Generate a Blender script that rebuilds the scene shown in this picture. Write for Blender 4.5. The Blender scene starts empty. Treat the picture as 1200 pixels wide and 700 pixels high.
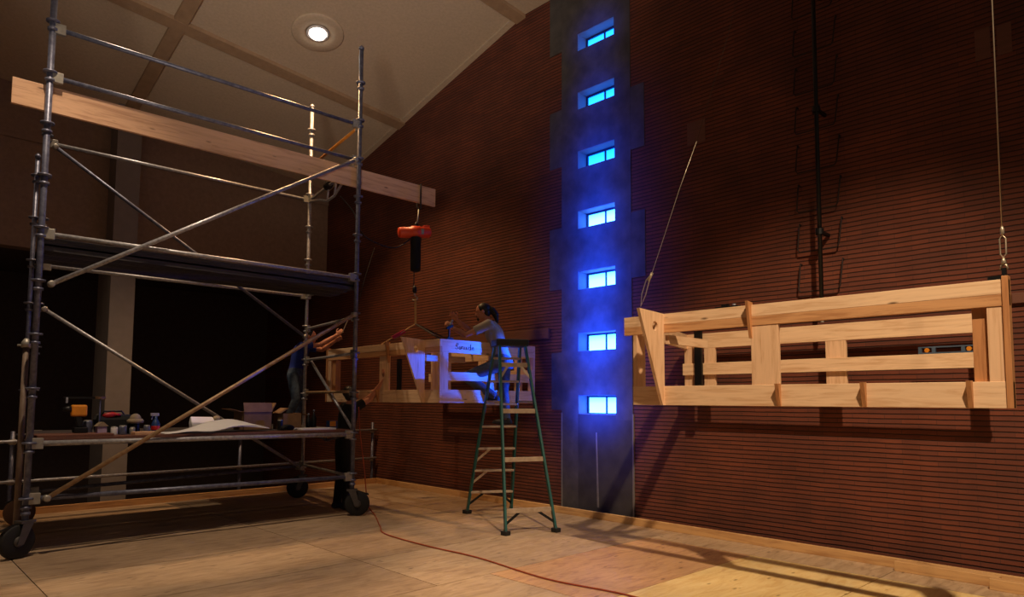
import bpy, bmesh, math, random
from mathutils import Vector, Matrix
random.seed(7)
S = bpy.context.scene
COL = S.collection
V = Vector
PI = math.pi

# ------------------------------------------------------------------ materials
def lin(c):
    return tuple(((x/255.0)/12.92 if x/255.0 <= 0.04045 else ((x/255.0+0.055)/1.055)**2.4) for x in c) + (1.0,)

class NT:
    def __init__(s, name):
        s.m = bpy.data.materials.new(name); s.m.use_nodes = True
        s.t = s.m.node_tree; s.n = s.t.nodes; s.b = s.n['Principled BSDF']
    def add(s, typ, **kw):
        n = s.n.new(typ)
        for k, v in kw.items():
            if k.startswith('i_'):
                n.inputs[k[2:].replace('_', ' ')].default_value = v
            else:
                setattr(n, k, v)
        return n
    def link(s, a, b): s.t.links.new(a, b)

def mapped(nt, scale):
    tc = nt.add('ShaderNodeTexCoord'); mp = nt.add('ShaderNodeMapping')
    mp.inputs['Scale'].default_value = scale
    nt.link(tc.outputs['Object'], mp.inputs['Vector'])
    return mp.outputs['Vector']

def noise(nt, vec, scale, detail=4, rough=0.55, dist=0.0):
    n = nt.add('ShaderNodeTexNoise'); n.inputs['Scale'].default_value = scale
    n.inputs['Detail'].default_value = detail; n.inputs['Roughness'].default_value = rough
    n.inputs['Distortion'].default_value = dist
    nt.link(vec, n.inputs['Vector']); return n.outputs['Fac']

def ramp(nt, fac, stops):
    r = nt.add('ShaderNodeValToRGB'); e = r.color_ramp.elements
    while len(e) < len(stops): e.new(0.5)
    for el, (p, c) in zip(e, stops): el.position = p; el.color = c
    nt.link(fac, r.inputs['Fac']); return r.outputs['Color']

def bump(nt, fac, strength=0.2, distance=0.01):
    b = nt.add('ShaderNodeBump'); b.inputs['Strength'].default_value = strength
    b.inputs['Distance'].default_value = distance
    nt.link(fac, b.inputs['Height']); nt.link(b.outputs['Normal'], nt.b.inputs['Normal'])

def mat(name, c, rough=0.6, metal=0.0, var=0.25, scale=12.0, c2=None, bmp=0.1, stretch=(1, 1, 1), spec=0.5):
    nt = NT(name); nt.b.inputs['Roughness'].default_value = rough; nt.b.inputs['Metallic'].default_value = metal
    nt.b.inputs['Specular IOR Level'].default_value = spec
    base = c if len(c) == 4 else lin(c)
    other = (c2 if len(c2) == 4 else lin(c2)) if c2 else tuple(x*(1-var) for x in base[:3])+(1,)
    v = mapped(nt, stretch); f = noise(nt, v, scale)
    nt.link(ramp(nt, f, [(0.3, other), (0.7, base)]), nt.b.inputs['Base Color'])
    if bmp: bump(nt, f, bmp, 0.005)
    return nt.m

def wood(name, c1, c2, axis, knots=True, rough=0.55, streak=14.0):
    nt = NT(name); nt.b.inputs['Roughness'].default_value = rough
    st = {'x': (0.6, 8, 8), 'y': (8, 0.6, 8), 'z': (8, 8, 0.6)}[axis]
    v = mapped(nt, st); f = noise(nt, v, streak/4, 5, 0.6, 0.8)
    col = ramp(nt, f, [(0.3, lin(c2)), (0.5, lin(c1)), (0.75, tuple(min(1, x*1.12) for x in lin(c1)[:3])+(1,))])
    if knots:
        st2 = {'x': (1.4, 5, 5), 'y': (5, 1.4, 5), 'z': (5, 5, 1.4)}[axis]
        v2 = mapped(nt, st2)
        vo = nt.add('ShaderNodeTexVoronoi'); vo.inputs['Scale'].default_value = 1.6
        nt.link(v2, vo.inputs['Vector'])
        k = ramp(nt, vo.outputs['Distance'], [(0.03, (1, 1, 1, 1)), (0.10, (0, 0, 0, 1))])
        mx = nt.add('ShaderNodeMix', data_type='RGBA')
        nt.link(k, mx.inputs[0]); nt.link(col, mx.inputs[6]); mx.inputs[7].default_value = tuple(x*0.3 for x in lin(c2)[:3])+(1,)
        col = mx.outputs[2]
    nt.link(col, nt.b.inputs['Base Color']); bump(nt, f, 0.08, 0.004)
    return nt.m

def emit(name, stops_axis, strength):
    """glowing surface; on panes it stands in for daylight, pale low and cyan high"""
    nt = NT(name)
    tc = nt.add('ShaderNodeTexCoord'); sp = nt.add('ShaderNodeSeparateXYZ'); nt.link(tc.outputs['Generated'], sp.inputs[0])
    c = ramp(nt, sp.outputs['Z'], stops_axis)
    nt.link(c, nt.b.inputs['Emission Color']); nt.b.inputs['Emission Strength'].default_value = strength
    nt.b.inputs['Base Color'].default_value = (0.1, 0.15, 0.2, 1); nt.b.inputs['Roughness'].default_value = 0.2
    return nt.m

def brick_mat():
    nt = NT('brick'); b = nt.b; b.inputs['Roughness'].default_value = 0.85
    tc = nt.add('ShaderNodeTexCoord'); sp = nt.add('ShaderNodeSeparateXYZ'); nt.link(tc.outputs['Object'], sp.inputs[0])
    cb = nt.add('ShaderNodeCombineXYZ'); nt.link(sp.outputs['Y'], cb.inputs['X']); nt.link(sp.outputs['Z'], cb.inputs['Y']); nt.link(sp.outputs['X'], cb.inputs['Z'])
    wob = nt.add('ShaderNodeTexNoise'); wob.inputs['Scale'].default_value = 2.2; nt.link(cb.outputs[0], wob.inputs['Vector'])
    wm = nt.add('ShaderNodeMath', operation='MULTIPLY_ADD'); wm.inputs[1].default_value = 0.018; nt.link(wob.outputs['Fac'], wm.inputs[0]); nt.link(sp.outputs['Z'], wm.inputs[2])
    cb2 = nt.add('ShaderNodeCombineXYZ'); nt.link(sp.outputs['Y'], cb2.inputs['X']); nt.link(wm.outputs[0], cb2.inputs['Y'])
    br = nt.add('ShaderNodeTexBrick'); br.inputs['Scale'].default_value = 1.0
    br.inputs['Brick Width'].default_value = 0.30; br.inputs['Row Height'].default_value = 0.048; br.inputs['Mortar Size'].default_value = 0.004
    br.inputs['Mortar Smooth'].default_value = 0.3; br.inputs['Bias'].default_value = 0.0
    br.inputs['Color1'].default_value = lin((118, 62, 42)); br.inputs['Color2'].default_value = lin((103, 55, 40)); br.inputs['Mortar'].default_value = lin((92, 51, 38))
    nt.link(cb2.outputs[0], br.inputs['Vector'])
    # raked bed joints: their shade painted as dark gaps every course
    dv = nt.add('ShaderNodeMath', operation='DIVIDE'); dv.inputs[1].default_value = 0.048; nt.link(wm.outputs[0], dv.inputs[0])
    fr = nt.add('ShaderNodeMath', operation='FRACT'); nt.link(dv.outputs[0], fr.inputs[0])
    j = ramp(nt, fr.outputs[0], [(0.0, (0.12, 0.12, 0.12, 1)), (0.09, (0.12, 0.12, 0.12, 1)), (0.24, (1, 1, 1, 1)), (0.95, (0.92, 0.92, 0.92, 1)), (1.0, (0.12, 0.12, 0.12, 1))])
    big = noise(nt, cb.outputs[0], 1.1, 5, 0.6)
    bc = ramp(nt, big, [(0.3, (0.62, 0.58, 0.58, 1)), (0.7, (1.15, 1.1, 1.05, 1))])
    m1 = nt.add('ShaderNodeMix', data_type='RGBA', blend_type='MULTIPLY'); m1.inputs[0].default_value = 1
    nt.link(br.outputs['Color'], m1.inputs[6]); nt.link(bc, m1.inputs[7])
    m2 = nt.add('ShaderNodeMix', data_type='RGBA', blend_type='MULTIPLY'); m2.inputs[0].default_value = 0.92
    nt.link(m1.outputs[2], m2.inputs[6]); nt.link(j, m2.inputs[7])
    nt.link(m2.outputs[2], b.inputs['Base Color'])
    bump(nt, j, 0.6, 0.015)
    return nt.m

def plywood_mat(name, c1, c2, c3, seed, spots=True):
    nt = NT(name); nt.b.inputs['Roughness'].default_value = 0.5
    v = mapped(nt, (1.2, 5.0, 1.0)); v1 = mapped(nt, (1, 1, 1))
    f = noise(nt, v, 2.2 + seed*0.13, 6, 0.62, 1.2); g = noise(nt, v1, 0.8 + seed*0.05, 4, 0.6)
    col = ramp(nt, f, [(0.28, lin(c2)), (0.5, lin(c1)), (0.72, lin(c3))])
    gr = ramp(nt, g, [(0.3, (0.72, 0.7, 0.68, 1)), (0.65, (1.05, 1.03, 1, 1))])
    mx = nt.add('ShaderNodeMix', data_type='RGBA', blend_type='MULTIPLY'); mx.inputs[0].default_value = 0.8
    nt.link(col, mx.inputs[6]); nt.link(gr, mx.inputs[7]); out = mx.outputs[2]
    if spots:
        v3 = mapped(nt, (2.2, 5.5, 1)); vo = nt.add('ShaderNodeTexVoronoi'); vo.inputs['Scale'].default_value = 1.5
        nt.link(v3, vo.inputs['Vector'])
        k = ramp(nt, vo.outputs['Distance'], [(0.05, (1, 1, 1, 1)), (0.13, (0, 0, 0, 1))])
        m3 = nt.add('ShaderNodeMix', data_type='RGBA'); nt.link(k, m3.inputs[0]); nt.link(out, m3.inputs[6]); m3.inputs[7].default_value = tuple(x*0.45 for x in lin(c2)[:3])+(1,)
        out = m3.outputs[2]
    nt.link(out, nt.b.inputs['Base Color']); bump(nt, f, 0.05, 0.003)
    return nt.m

M = {}
M['brick'] = brick_mat()
M['ply_pale'] = plywood_mat('plywood pale', (232, 204, 144), (212, 174, 112), (240, 218, 164), 1)
M['ply_tan'] = plywood_mat('plywood tan', (186, 160, 130), (152, 126, 100), (202, 178, 148), 2)
M['ply_pink'] = plywood_mat('plywood pinkish', (206, 164, 122), (170, 126, 98), (218, 180, 136), 3)
M['ply_brown'] = plywood_mat('plywood worn', (174, 148, 120), (140, 114, 90), (190, 164, 136), 4, False)
M['seam'] = mat('dark seam', (26, 18, 14), 0.9)
M['ceil'] = mat('ceiling plaster', (196, 176, 152), 0.9, scale=25, var=0.14, bmp=0.25)
M['rib'] = mat('ceiling rib', (168, 138, 108), 0.85, scale=8, var=0.2)
M['upwall'] = mat('upper wall plaster', (150, 124, 106), 0.9, scale=14, var=0.2)
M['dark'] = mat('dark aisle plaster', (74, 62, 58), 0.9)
M['column'] = mat('column plaster', (140, 130, 126), 0.85, scale=6, var=0.12)
M['conc'] = mat('patched concrete', (84, 80, 78), 0.85, scale=5, c2=(62, 58, 58), bmp=0.2)
M['concd'] = mat('dark concrete', (66, 62, 62), 0.8, scale=3.5, c2=(46, 42, 44), bmp=0.2)
M['lime'] = mat('lime streak', (122, 116, 110), 0.9)
M['band'] = mat('stained ledger board', (112, 70, 54), 0.7, scale=6, stretch=(8, 0.6, 8))
M['pineY'] = wood('pine along the wall', (232, 198, 160), (208, 166, 124), 'y')
M['pineX'] = wood('pine across', (228, 192, 154), (204, 160, 118), 'x')
M['pineZ'] = wood('pine upright', (228, 190, 152), (202, 156, 114), 'z')
M['pineD'] = wood('pine with painted shade', (190, 134, 86), (160, 106, 64), 'z', False)  # darker pine, with the shade of side faces put into its colour
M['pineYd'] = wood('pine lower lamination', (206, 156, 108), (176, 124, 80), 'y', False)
M['plank'] = wood('rough lumber', (208, 166, 132), (176, 132, 100), 'x')
M['curb'] = wood('curb lumber', (206, 164, 112), (178, 132, 86), 'y', False)
M['curbx'] = wood('curb lumber across', (206, 160, 108), (176, 128, 82), 'x', False)
M['galv'] = mat('galvanized steel', (186, 186, 192), 0.36, 0.4, scale=30, c2=(140, 140, 148), bmp=0.03)
M['galvd'] = mat('weathered steel', (118, 122, 142), 0.40, 0.35, scale=20, c2=(80, 82, 104), bmp=0.04)
M['yel'] = mat('rust yellow tube', (176, 148, 116), 0.45, 0.25, scale=14, c2=(138, 108, 78))
M['strapy'] = mat('yellow painted tube', (206, 132, 44), 0.5)
M['tan'] = mat('tan weathered tube', (120, 104, 92), 0.6, 0.15, scale=9, c2=(96, 76, 62))
M['cast'] = mat('cast clamp', (164, 160, 152), 0.42, 0.4, scale=25)
M['deck'] = mat('steel deck plank', (84, 80, 82), 0.55, 0.5, scale=10, c2=(56, 54, 58), stretch=(0.6, 6, 6))
M['rubber'] = mat('black rubber', (22, 21, 22), 0.75)
M['hub'] = mat('caster fork', (92, 88, 88), 0.5, 0.5)
M['wheelw'] = mat('worn brown wheel', (96, 66, 46), 0.6)
M['black'] = mat('black metal', (20, 20, 22), 0.45, 0.3)
M['blackc'] = mat('black cloth', (16, 15, 17), 0.9)
M['orange'] = mat('orange enamel', (226, 72, 32), 0.4, scale=5, var=0.12)
M['greenf'] = mat('green fiberglass', (14, 84, 82), 0.42, scale=6, var=0.2)
M['alu'] = mat('aluminium step', (196, 178, 156), 0.45, 0.35, scale=18, c2=(170, 150, 128))
M['capb'] = mat('ladder cap plastic', (26, 30, 40), 0.5)
M['skin'] = mat('skin', (196, 132, 104), 0.55, scale=20, var=0.08, bmp=0.03)
M['hair'] = mat('black hair', (20, 15, 14), 0.5, scale=60, stretch=(3, 3, 0.6))
M['tee'] = mat('grey tee shirt', (150, 146, 142), 0.9, scale=9, var=0.12)
M['jean'] = mat('blue grey denim', (84, 92, 108), 0.9, scale=30, c2=(62, 70, 88))
M['jean2'] = mat('washed denim', (84, 104, 130), 0.9, scale=16, c2=(40, 50, 70))
M['bluesh'] = mat('blue shirt', (26, 54, 150), 0.85, scale=8, c2=(18, 36, 110))
M['shoe'] = mat('dark shoe', (30, 28, 36), 0.7)
M['white'] = mat('white paper', (226, 222, 222), 0.8, var=0.06, scale=3)
M['card'] = mat('cardboard', (138, 104, 72), 0.85, scale=8, c2=(116, 84, 56))
M['wire'] = mat('steel wire', (196, 180, 156), 0.35, 0.6)
M['cord'] = mat('orange cord', (158, 66, 30), 0.5)
M['yellow'] = mat('yellow tool', (224, 140, 30), 0.45)
M['red'] = mat('red plastic', (190, 30, 24), 0.45)
M['bluep'] = mat('blue plastic', (36, 62, 110), 0.4)
M['lilac'] = mat('lilac carton', (172, 150, 176), 0.7)
M['straw'] = mat('khaki canvas', (150, 132, 108), 0.9)
M['slingm'] = mat('tan webbing sling', (190, 150, 92), 0.85, stretch=(1, 1, 6))
M['slingd'] = mat('dark webbing sling', (52, 44, 36), 0.9)
M['levelm'] = mat('blue grey aluminium', (96, 116, 140), 0.4, 0.4)
M['frame'] = mat('window frame', (22, 34, 60), 0.6)
M['reveal'] = mat('painted reveal', (110, 116, 124), 0.7, var=0.08)
M['inkm'] = mat('pencil mark', (30, 20, 24), 0.9)
M['rung'] = mat('rusty iron', (44, 24, 18), 0.8)
M['lamp'] = emit('lamp lens', [(0.0, (1, 0.9, 0.74, 1)), (1.0, (1, 0.94, 0.84, 1))], 18.0)
M['pane'] = emit('glowing pane', [(0.0, (0.06, 0.27, 1.0, 1)), (0.30, (0.05, 0.24, 1.0, 1)), (0.42, (0.006, 0.13, 0.6, 1)), (1.0, (0.002, 0.10, 0.55, 1))], 7.5)
M['panelow'] = emit('brightly glowing pane', [(0.0, (0.065, 0.28, 1.0, 1)), (0.6, (0.055, 0.25, 1.0, 1)), (1.0, (0.025, 0.20, 0.9, 1))], 12)

# ------------------------------------------------------------------ geometry helpers
class MB:
    def __init__(s): s.bm = bmesh.new()
    def hexa(s, p):
        v = [s.bm.verts.new(q) for q in p]
        for f in ((0, 3, 2, 1), (4, 5, 6, 7), (0, 1, 5, 4), (1, 2, 6, 5), (2, 3, 7, 6), (3, 0, 4, 7)):
            s.bm.faces.new([v[i] for i in f])
        return s
    def box(s, x0, x1, y0, y1, z0, z1):
        return s.hexa([(x0, y0, z0), (x1, y0, z0), (x1, y1, z0), (x0, y1, z0), (x0, y0, z1), (x1, y0, z1), (x1, y1, z1), (x0, y1, z1)])
    def obox(s, c, ax, ay, az):
        c, ax, ay, az = V(c), V(ax), V(ay), V(az)
        return s.hexa([c-ax-ay-az, c+ax-ay-az, c+ax+ay-az, c-ax+ay-az, c-ax-ay+az, c+ax-ay+az, c+ax+ay+az, c-ax+ay+az])
    def bar(s, p0, p1, w, h, up=(0, 0, 1)):
        p0, p1 = V(p0), V(p1); d = (p1-p0); L = d.length; d.normalize(); up = V(up)
        if abs(d.dot(up)) > 0.98: up = V((1, 0, 0))
        a = d.cross(up).normalized(); b = a.cross(d).normalized()
        return s.obox((p0+p1)/2, d*L/2, a*w/2, b*h/2)
    def prism(s, pts, ext):
        ext = V(ext); a = [s.bm.verts.new(V(p)) for p in pts]; b = [s.bm.verts.new(V(p)+ext) for p in pts]; n = len(pts)
        s.bm.faces.new(a[::-1]); s.bm.faces.new(b)
        for i in range(n): s.bm.faces.new([a[i], a[(i+1) % n], b[(i+1) % n], b[i]])
        return s
    def rings(s, rs, cap=True, closed=False):
        R = [[s.bm.verts.new(p) for p in r] for r in rs]; n = len(R[0]); m = len(R)
        for i in range(m if closed else m-1):
            for k in range(n):
                s.bm.faces.new([R[i][k], R[i][(k+1) % n], R[(i+1) % m][(k+1) % n], R[(i+1) % m][k]])
        if cap and not closed:
            s.bm.faces.new(R[0][::-1]); s.bm.faces.new(R[-1])
        return s
    @staticmethod
    def frame(d):
        d = V(d).normalized(); u = V((0, 0, 1)) if abs(d.z) < 0.9 else V((1, 0, 0))
        a = d.cross(u).normalized(); return a, d.cross(a).normalized()
    def tube(s, p0, p1, r, r1=None, n=12):
        p0, p1 = V(p0), V(p1); a, b = s.frame(p1-p0); r1 = r if r1 is None else r1
        return s.rings([[p+a*math.cos(2*PI*k/n)*q+b*math.sin(2*PI*k/n)*q for k in range(n)] for p, q in ((p0, r), (p1, r1))])
    def path(s, pts, r, n=8, closed=False):
        pts = [V(p) for p in pts]; m = len(pts); rs = []; a = None
        for i, p in enumerate(pts):
            d = (pts[(i+1) % m]-pts[i-1]) if closed else pts[min(i+1, m-1)]-pts[max(i-1, 0)]
            d.normalize()
            if a is None: a, _ = s.frame(d)
            a = (a-d*a.dot(d)).normalized(); b = d.cross(a)
            rs.append([p+a*math.cos(2*PI*k/n)*r+b*math.sin(2*PI*k/n)*r for k in range(n)])
        return s.rings(rs, closed=closed)
    def lathe(s, c, prof, axis=(0, 0, 1), n=24):
        c = V(c); ax = V(axis).normalized(); a, b = s.frame(ax)
        return s.rings([[c+ax*h+a*math.cos(2*PI*k/n)*r+b*math.sin(2*PI*k/n)*r for k in range(n)] for r, h in prof])
    def ell(s, c, ax, ay, az, n=16, m=10):
        c, ax, ay, az = V(c), V(ax), V(ay), V(az); rs = []
        for i in range(m+1):
            t = PI*(i+0.02 if i == 0 else i-0.02 if i == m else i)/m
            rs.append([c-az*math.cos(t)+(ax*math.cos(2*PI*k/n)+ay*math.sin(2*PI*k/n))*math.sin(t) for k in range(n)])
        return s.rings(rs)
    def sph(s, c, r, n=12, m=8): return s.ell(c, (r, 0, 0), (0, r, 0), (0, 0, r), n, m)
    def caps(s, p0, r0, p1, r1):
        s.tube(p0, p1, r0, r1, 14); s.sph(p0, r0, 14, 8); return s.sph(p1, r1, 14, 8)
    def mesh(s, name, origin=(0, 0, 0)):
        o = V(origin)
        for v in s.bm.verts: v.co -= o
        bmesh.ops.recalc_face_normals(s.bm, faces=s.bm.faces[:])
        me = bpy.data.meshes.new(name); s.bm.to_mesh(me); s.bm.free(); return me

def root_loc(o):
    while o.parent: o = o.parent
    return o.location
def link(me, name, m, parent=None, smooth=False, bevel=0):
    o = bpy.data.objects.new(name, me); COL.objects.link(o)
    if m is not None: me.materials.append(m)
    if parent: o.parent = parent
    if smooth: me.shade_smooth()
    if bevel:
        b = o.modifiers.new('bevel', 'BEVEL'); b.width = bevel; b.segments = 2; b.limit_method = 'ANGLE'; b.angle_limit = math.radians(40)
    return o
def P(mb, name, m, parent, smooth=False, bevel=0, label=None):
    o = link(mb.mesh(name, root_loc(parent) if parent else (0, 0, 0)), name, m, parent, smooth, bevel)
    if label: o['label'] = label
    return o
def thing(name, label, cat, loc, group=None):
    o = bpy.data.objects.new(name, None); COL.objects.link(o); o.location = loc
    o.empty_display_size = 0.1
    o['label'] = label; o['category'] = cat
    if group: o['group'] = group
    return o
def solo(mb, name, m, label, cat, loc, group=None, smooth=False, bevel=0):
    o = link(mb.mesh(name, loc), name, m, None, smooth, bevel); o.location = loc
    o['label'] = label; o['category'] = cat
    if group: o['group'] = group
    return o
def struct(mb, name, m, parent=None, bevel=0):
    o = link(mb.mesh(name), name, m, parent, False, bevel)
    if parent is None: o['kind'] = 'structure'
    return o
def curve_pts(pts, n=8):
    """Catmull-Rom through points"""
    pts = [V(p) for p in pts]; P0 = [pts[0]]+pts+[pts[-1]]; out = []
    for i in range(1, len(P0)-2):
        a, b, c, d = P0[i-1:i+3]
        for k in range(n):
            t = k/n
            out.append(0.5*((2*b)+(c-a)*t+(2*a-5*b+4*c-d)*t*t+(3*b-a-3*c+d)*t**3))
    out.append(pts[-1]); return out
def fuse(mb, name, m, parent, voxel=0.007, smooth_it=4, label=None, origin=None):
    """melt overlapping closed forms into one continuous surface"""
    me = mb.mesh(name); tmp = bpy.data.objects.new('tmp', me); COL.objects.link(tmp)
    r = tmp.modifiers.new('r', 'REMESH'); r.mode = 'VOXEL'; r.voxel_size = voxel; r.use_smooth_shade = True
    sm = tmp.modifiers.new('s', 'SMOOTH'); sm.factor = 0.5; sm.iterations = smooth_it
    dg = bpy.context.evaluated_depsgraph_get(); dg.update()
    out = bpy.data.meshes.new_from_object(tmp.evaluated_get(dg))
    bpy.data.objects.remove(tmp)
    if parent is None:
        off = V(origin)
    else:
        off = root_loc(parent)
    out.transform(Matrix.Translation(-off)); out.name = name
    o = bpy.data.objects.new(name, out); COL.objects.link(o); out.materials.clear(); out.materials.append(m)
    if parent: o.parent = parent
    else: o.location = off
    out.shade_smooth()
    if label: o['label'] = label
    return o

XW = 7.35          # face of the brick wall
YW = 13.6          # face of the end wall
def ceil_z(x, y): return 7.63+0.1*(XW-x)-0.2446*max(0.0, y-7.54)

# ------------------------------------------------------------------ setting
# plywood platform
fl = MB(); mats = [M['seam'], M['ply_pale'], M['ply_tan'], M['ply_pink'], M['ply_brown']]
fl.box(-3.5, 7.22, -3.5, 11.27, -0.12, -0.012)
base_n = len(fl.bm.faces)
kinds = []
xs = [7.22, 6.66, 4.22, 1.78, -0.66, -3.1]
rows = [-3.5+0.0]
y = -2.62
edges = [-3.5]
while y < 11.2: edges.append(y); y += 1.22
edges.append(11.27)
pick = {}
for j in range(len(edges)-1):
    sh = 0.0 if edges[j+1] < 4.8 else -0.6
    xe = [7.22, 6.66]+[6.66+sh-2.44*k for k in range(1, 5)]
    if sh: xe = [7.22, 6.05, 3.63, 1.19, -1.25, -3.5]
    for i in range(len(xe)-1):
        x1, x0 = xe[i], xe[i+1]
        if x0 < -3.5: x0 = -3.5
        g = 0.004
        fl.box(x0+g, x1-g, edges[j]+g, edges[j+1]-g, -0.012, 0)
        ym = (edges[j]+edges[j+1])/2
        if i == 0 and not sh: k = 2
        elif i == 1 and 0.9 < ym < 3.4: k = 1
        elif i == 1 and 3.4 < ym < 4.7: k = 3
        elif i == 2 and ym < 4.7: k = 3 if 2.2 < ym < 3.5 else 2
        else: k = 4 if (i+j) % 2 else 2
        kinds += [k]*6
floor = struct(fl, 'floor', M['seam'])
for m_ in mats[1:]: floor.data.materials.append(m_)
for i, p in enumerate(floor.data.polygons):
    p.material_index = 0 if i < base_n else kinds[i-base_n]
struct(MB().box(-9, 9, -5, 19, -1.1, -0.95), 'floor_lower', M['dark'])

# brick wall with seven window openings
WY0, WY1 = 5.69, 6.355
wz = [1.365+0.874*k for k in range(7)]       # sill heights
WH = 0.262
wb = MB()
wb.box(XW, XW+0.5, -5, WY0, -1.0, 9.2)
wb.box(XW, XW+0.5, WY1, 19, -1.0, 9.2)
zz = -1.0
for s_ in wz:
    wb.box(XW, XW+0.5, WY0, WY1, zz, s_); zz = s_+WH
wb.box(XW, XW+0.5, WY0, WY1, zz, 9.2)
wall_r = struct(wb, 'wall_right', M['brick'])
# plaster and concrete patching around the windows (a skin on the wall)
def patch(y0, y1, z0, z1, m, t=0.012):
    o = P(MB().box(XW-t, XW+0.002, y0, y1, z0, z1), 'concrete_patch', m, wall_r)
    return o
z_cuts = [0.03]+[z for s_ in wz for z in (s_, s_+WH)]+[8.2]
for i in range(0, len(z_cuts), 2):
    patch(WY0, WY1, z_cuts[i], z_cuts[i+1], M['concd'] if i == 0 else M['conc'])
patch(WY1, 6.66, 0.03, 8.2, M['conc']); patch(5.42, WY0, 0.03, 1.30, M['concd']); patch(5.42, WY0, 1.30, 8.2, M['conc'])
for y0, y1, z0, z1 in ((6.66, 6.90, 6.72, 8.2), (6.66, 6.90, 4.97, 5.83), (6.66, 6.90, 3.16, 4.06), (6.66, 6.86, 1.42, 2.24), (5.20, 5.42, 4.90, 5.76), (5.20, 5.42, 3.17, 4.05)):
    patch(y0, y1, z0, z1, M['conc'], 0.010)
for y0, y1, z0, z1, m in ((1.39, 1.51, 4.70, 4.99, M['band']), (1.23, 1.34, 4.69, 4.97, M['band']), (4.31, 4.56, 4.72, 5.0, M['band'])):
    P(MB().box(XW-0.006, XW+0.002, y0, y1, z0, z1), 'brick_repair', m, wall_r)
# lime streak and the pale edges of the low concrete panel
P(MB().prism([(XW-0.016, 6.035, 1.12), (XW-0.016, 6.015, 1.12), (XW-0.016, 5.985, 0.12), (XW-0.016, 6.015, 0.12)], (0.006, 0, 0)), 'lime_streak', M['lime'], wall_r)
for y0 in (5.405, 6.645):
    P(MB().box(XW-0.02, XW, y0, y0+0.02, 0.03, 1.38), 'edge_strip', M['lime'], wall_r)

# windows
for k, s_ in enumerate(wz):
    xp = XW+0.21
    w = MB(); z0, z1 = s_, s_+WH; f = 0.028
    w.box(xp-0.03, xp+0.03, WY0, WY0+0.012, z0, z1).box(xp-0.03, xp+0.03, WY1-f, WY1, z0, z1)
    w.box(xp-0.03, xp+0.03, WY0+0.012, WY1-f, z0, z0+0.018).box(xp-0.03, xp+0.03, WY0+0.012, WY1-f, z1-0.03, z1)
    wm_ = WY0+0.318
    w.box(xp-0.03, xp+0.03, wm_-0.008, wm_+0.008, z0+0.018, z1-0.03)
    win = struct(w, 'window_%d' % (k+1), M['frame'])
    for a, b in ((WY0+0.012, wm_-0.008), (wm_+0.008, WY1-f)):
        P(MB().box(xp-0.004, xp+0.004, a, b, z0+0.018, z1-0.03), 'pane', M['panelow'] if k < 4 else M['pane'], win)
    r = MB(); t = 0.006
    r.box(XW-0.002, xp-0.03, WY0, WY1, z0, z0+t).box(XW-0.002, xp-0.03, WY0, WY1, z1-t, z1)
    r.box(XW-0.002, xp-0.03, WY0, WY0+t, z0+t, z1-t).box(XW-0.002, xp-0.03, WY1-t, WY1, z0+t, z1-t)
    P(r, 'reveal', M['reveal'], win)
    P(MB().box(XW+0.3, XW+0.32, WY0-0.05, WY1+0.05, z0-0.05, z1+0.05), 'outer_shutter', M['frame'], win)

# timber ledger along the brick wall
struct(MB().box(XW-0.035, XW, 6.90, 13.4, 2.46, 2.61), 'trim_1', M['band'], bevel=0.004)
struct(MB().box(XW-0.035, XW, -3.5, 1.32, 2.42, 2.51), 'trim_2', M['band'], bevel=0.004)
# curbs along the platform edges
struct(MB().box(7.16, 7.205, -3.4, 11.16, 0, 0.09), 'baseboard_right', M['curb'], bevel=0.004)
struct(MB().box(-3.4, 7.205, 11.165, 11.21, 0, 0.09), 'baseboard_left', M['curbx'], bevel=0.004)

# end wall: upper storey carried over a dark aisle, a square column in front
struct(MB().box(-9, XW, YW, YW+0.3, 4.02, 9.0), 'wall_left', M['upwall'])
struct(MB().box(-9, XW, YW-0.03, YW, 5.80, 5.90), 'trim_3', M['upwall'])
struct(MB().box(-9.2, -9, -5, 19, -1.0, 9.5), 'wall_far_left', M['upwall'])
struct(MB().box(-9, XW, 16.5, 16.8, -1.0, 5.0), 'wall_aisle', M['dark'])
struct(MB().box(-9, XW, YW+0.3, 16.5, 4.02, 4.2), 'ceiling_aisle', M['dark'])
struct(MB().box(3.08, 3.46, 13.15, 14.0, -0.95, 7.6), 'trim_4', M['column'])

# ceiling with ribs
cb = MB(); t = 0.2
def cpt(x, y, dz=0): return (x, y, ceil_z(x, y)+dz)
for y0, y1 in ((-5, 7.54), (7.54, 14.2)):
    cb.hexa([cpt(-9, y0), cpt(XW+0.05, y0), cpt(XW+0.05, y1), cpt(-9, y1), cpt(-9, y0, t), cpt(XW+0.05, y0, t), cpt(XW+0.05, y1, t), cpt(-9, y1, t)])
struct(cb, 'ceiling', M['ceil'])
def rib_x(y, w, d):
    return MB().hexa([cpt(-9, y-w, -d), cpt(XW, y-w, -d), cpt(XW, y+w, -d), cpt(-9, y+w, -d), cpt(-9, y-w, 0.05), cpt(XW, y-w, 0.05), cpt(XW, y+w, 0.05), cpt(-9, y+w, 0.05)])
def rib_y(x, w, d):
    m = MB()
    for y0, y1 in ((-5, 7.54), (7.54, YW)):
        m.hexa([cpt(x-w, y0, -d), cpt(x+w, y0, -d), cpt(x+w, y1, -d), cpt(x-w, y1, -d), cpt(x-w, y0, 0.05), cpt(x+w, y0, 0.05), cpt(x+w, y1, 0.05), cpt(x-w, y1, 0.05)])
    return m
n_ = 5
for y in (10.8, 7.54): struct(rib_x(y, 0.10, 0.06), 'trim_%d' % n_, M['rib']); n_ += 1
for x in (3.275, -0.1): struct(rib_y(x, 0.10, 0.055), 'trim_%d' % n_, M['rib']); n_ += 1
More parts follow.
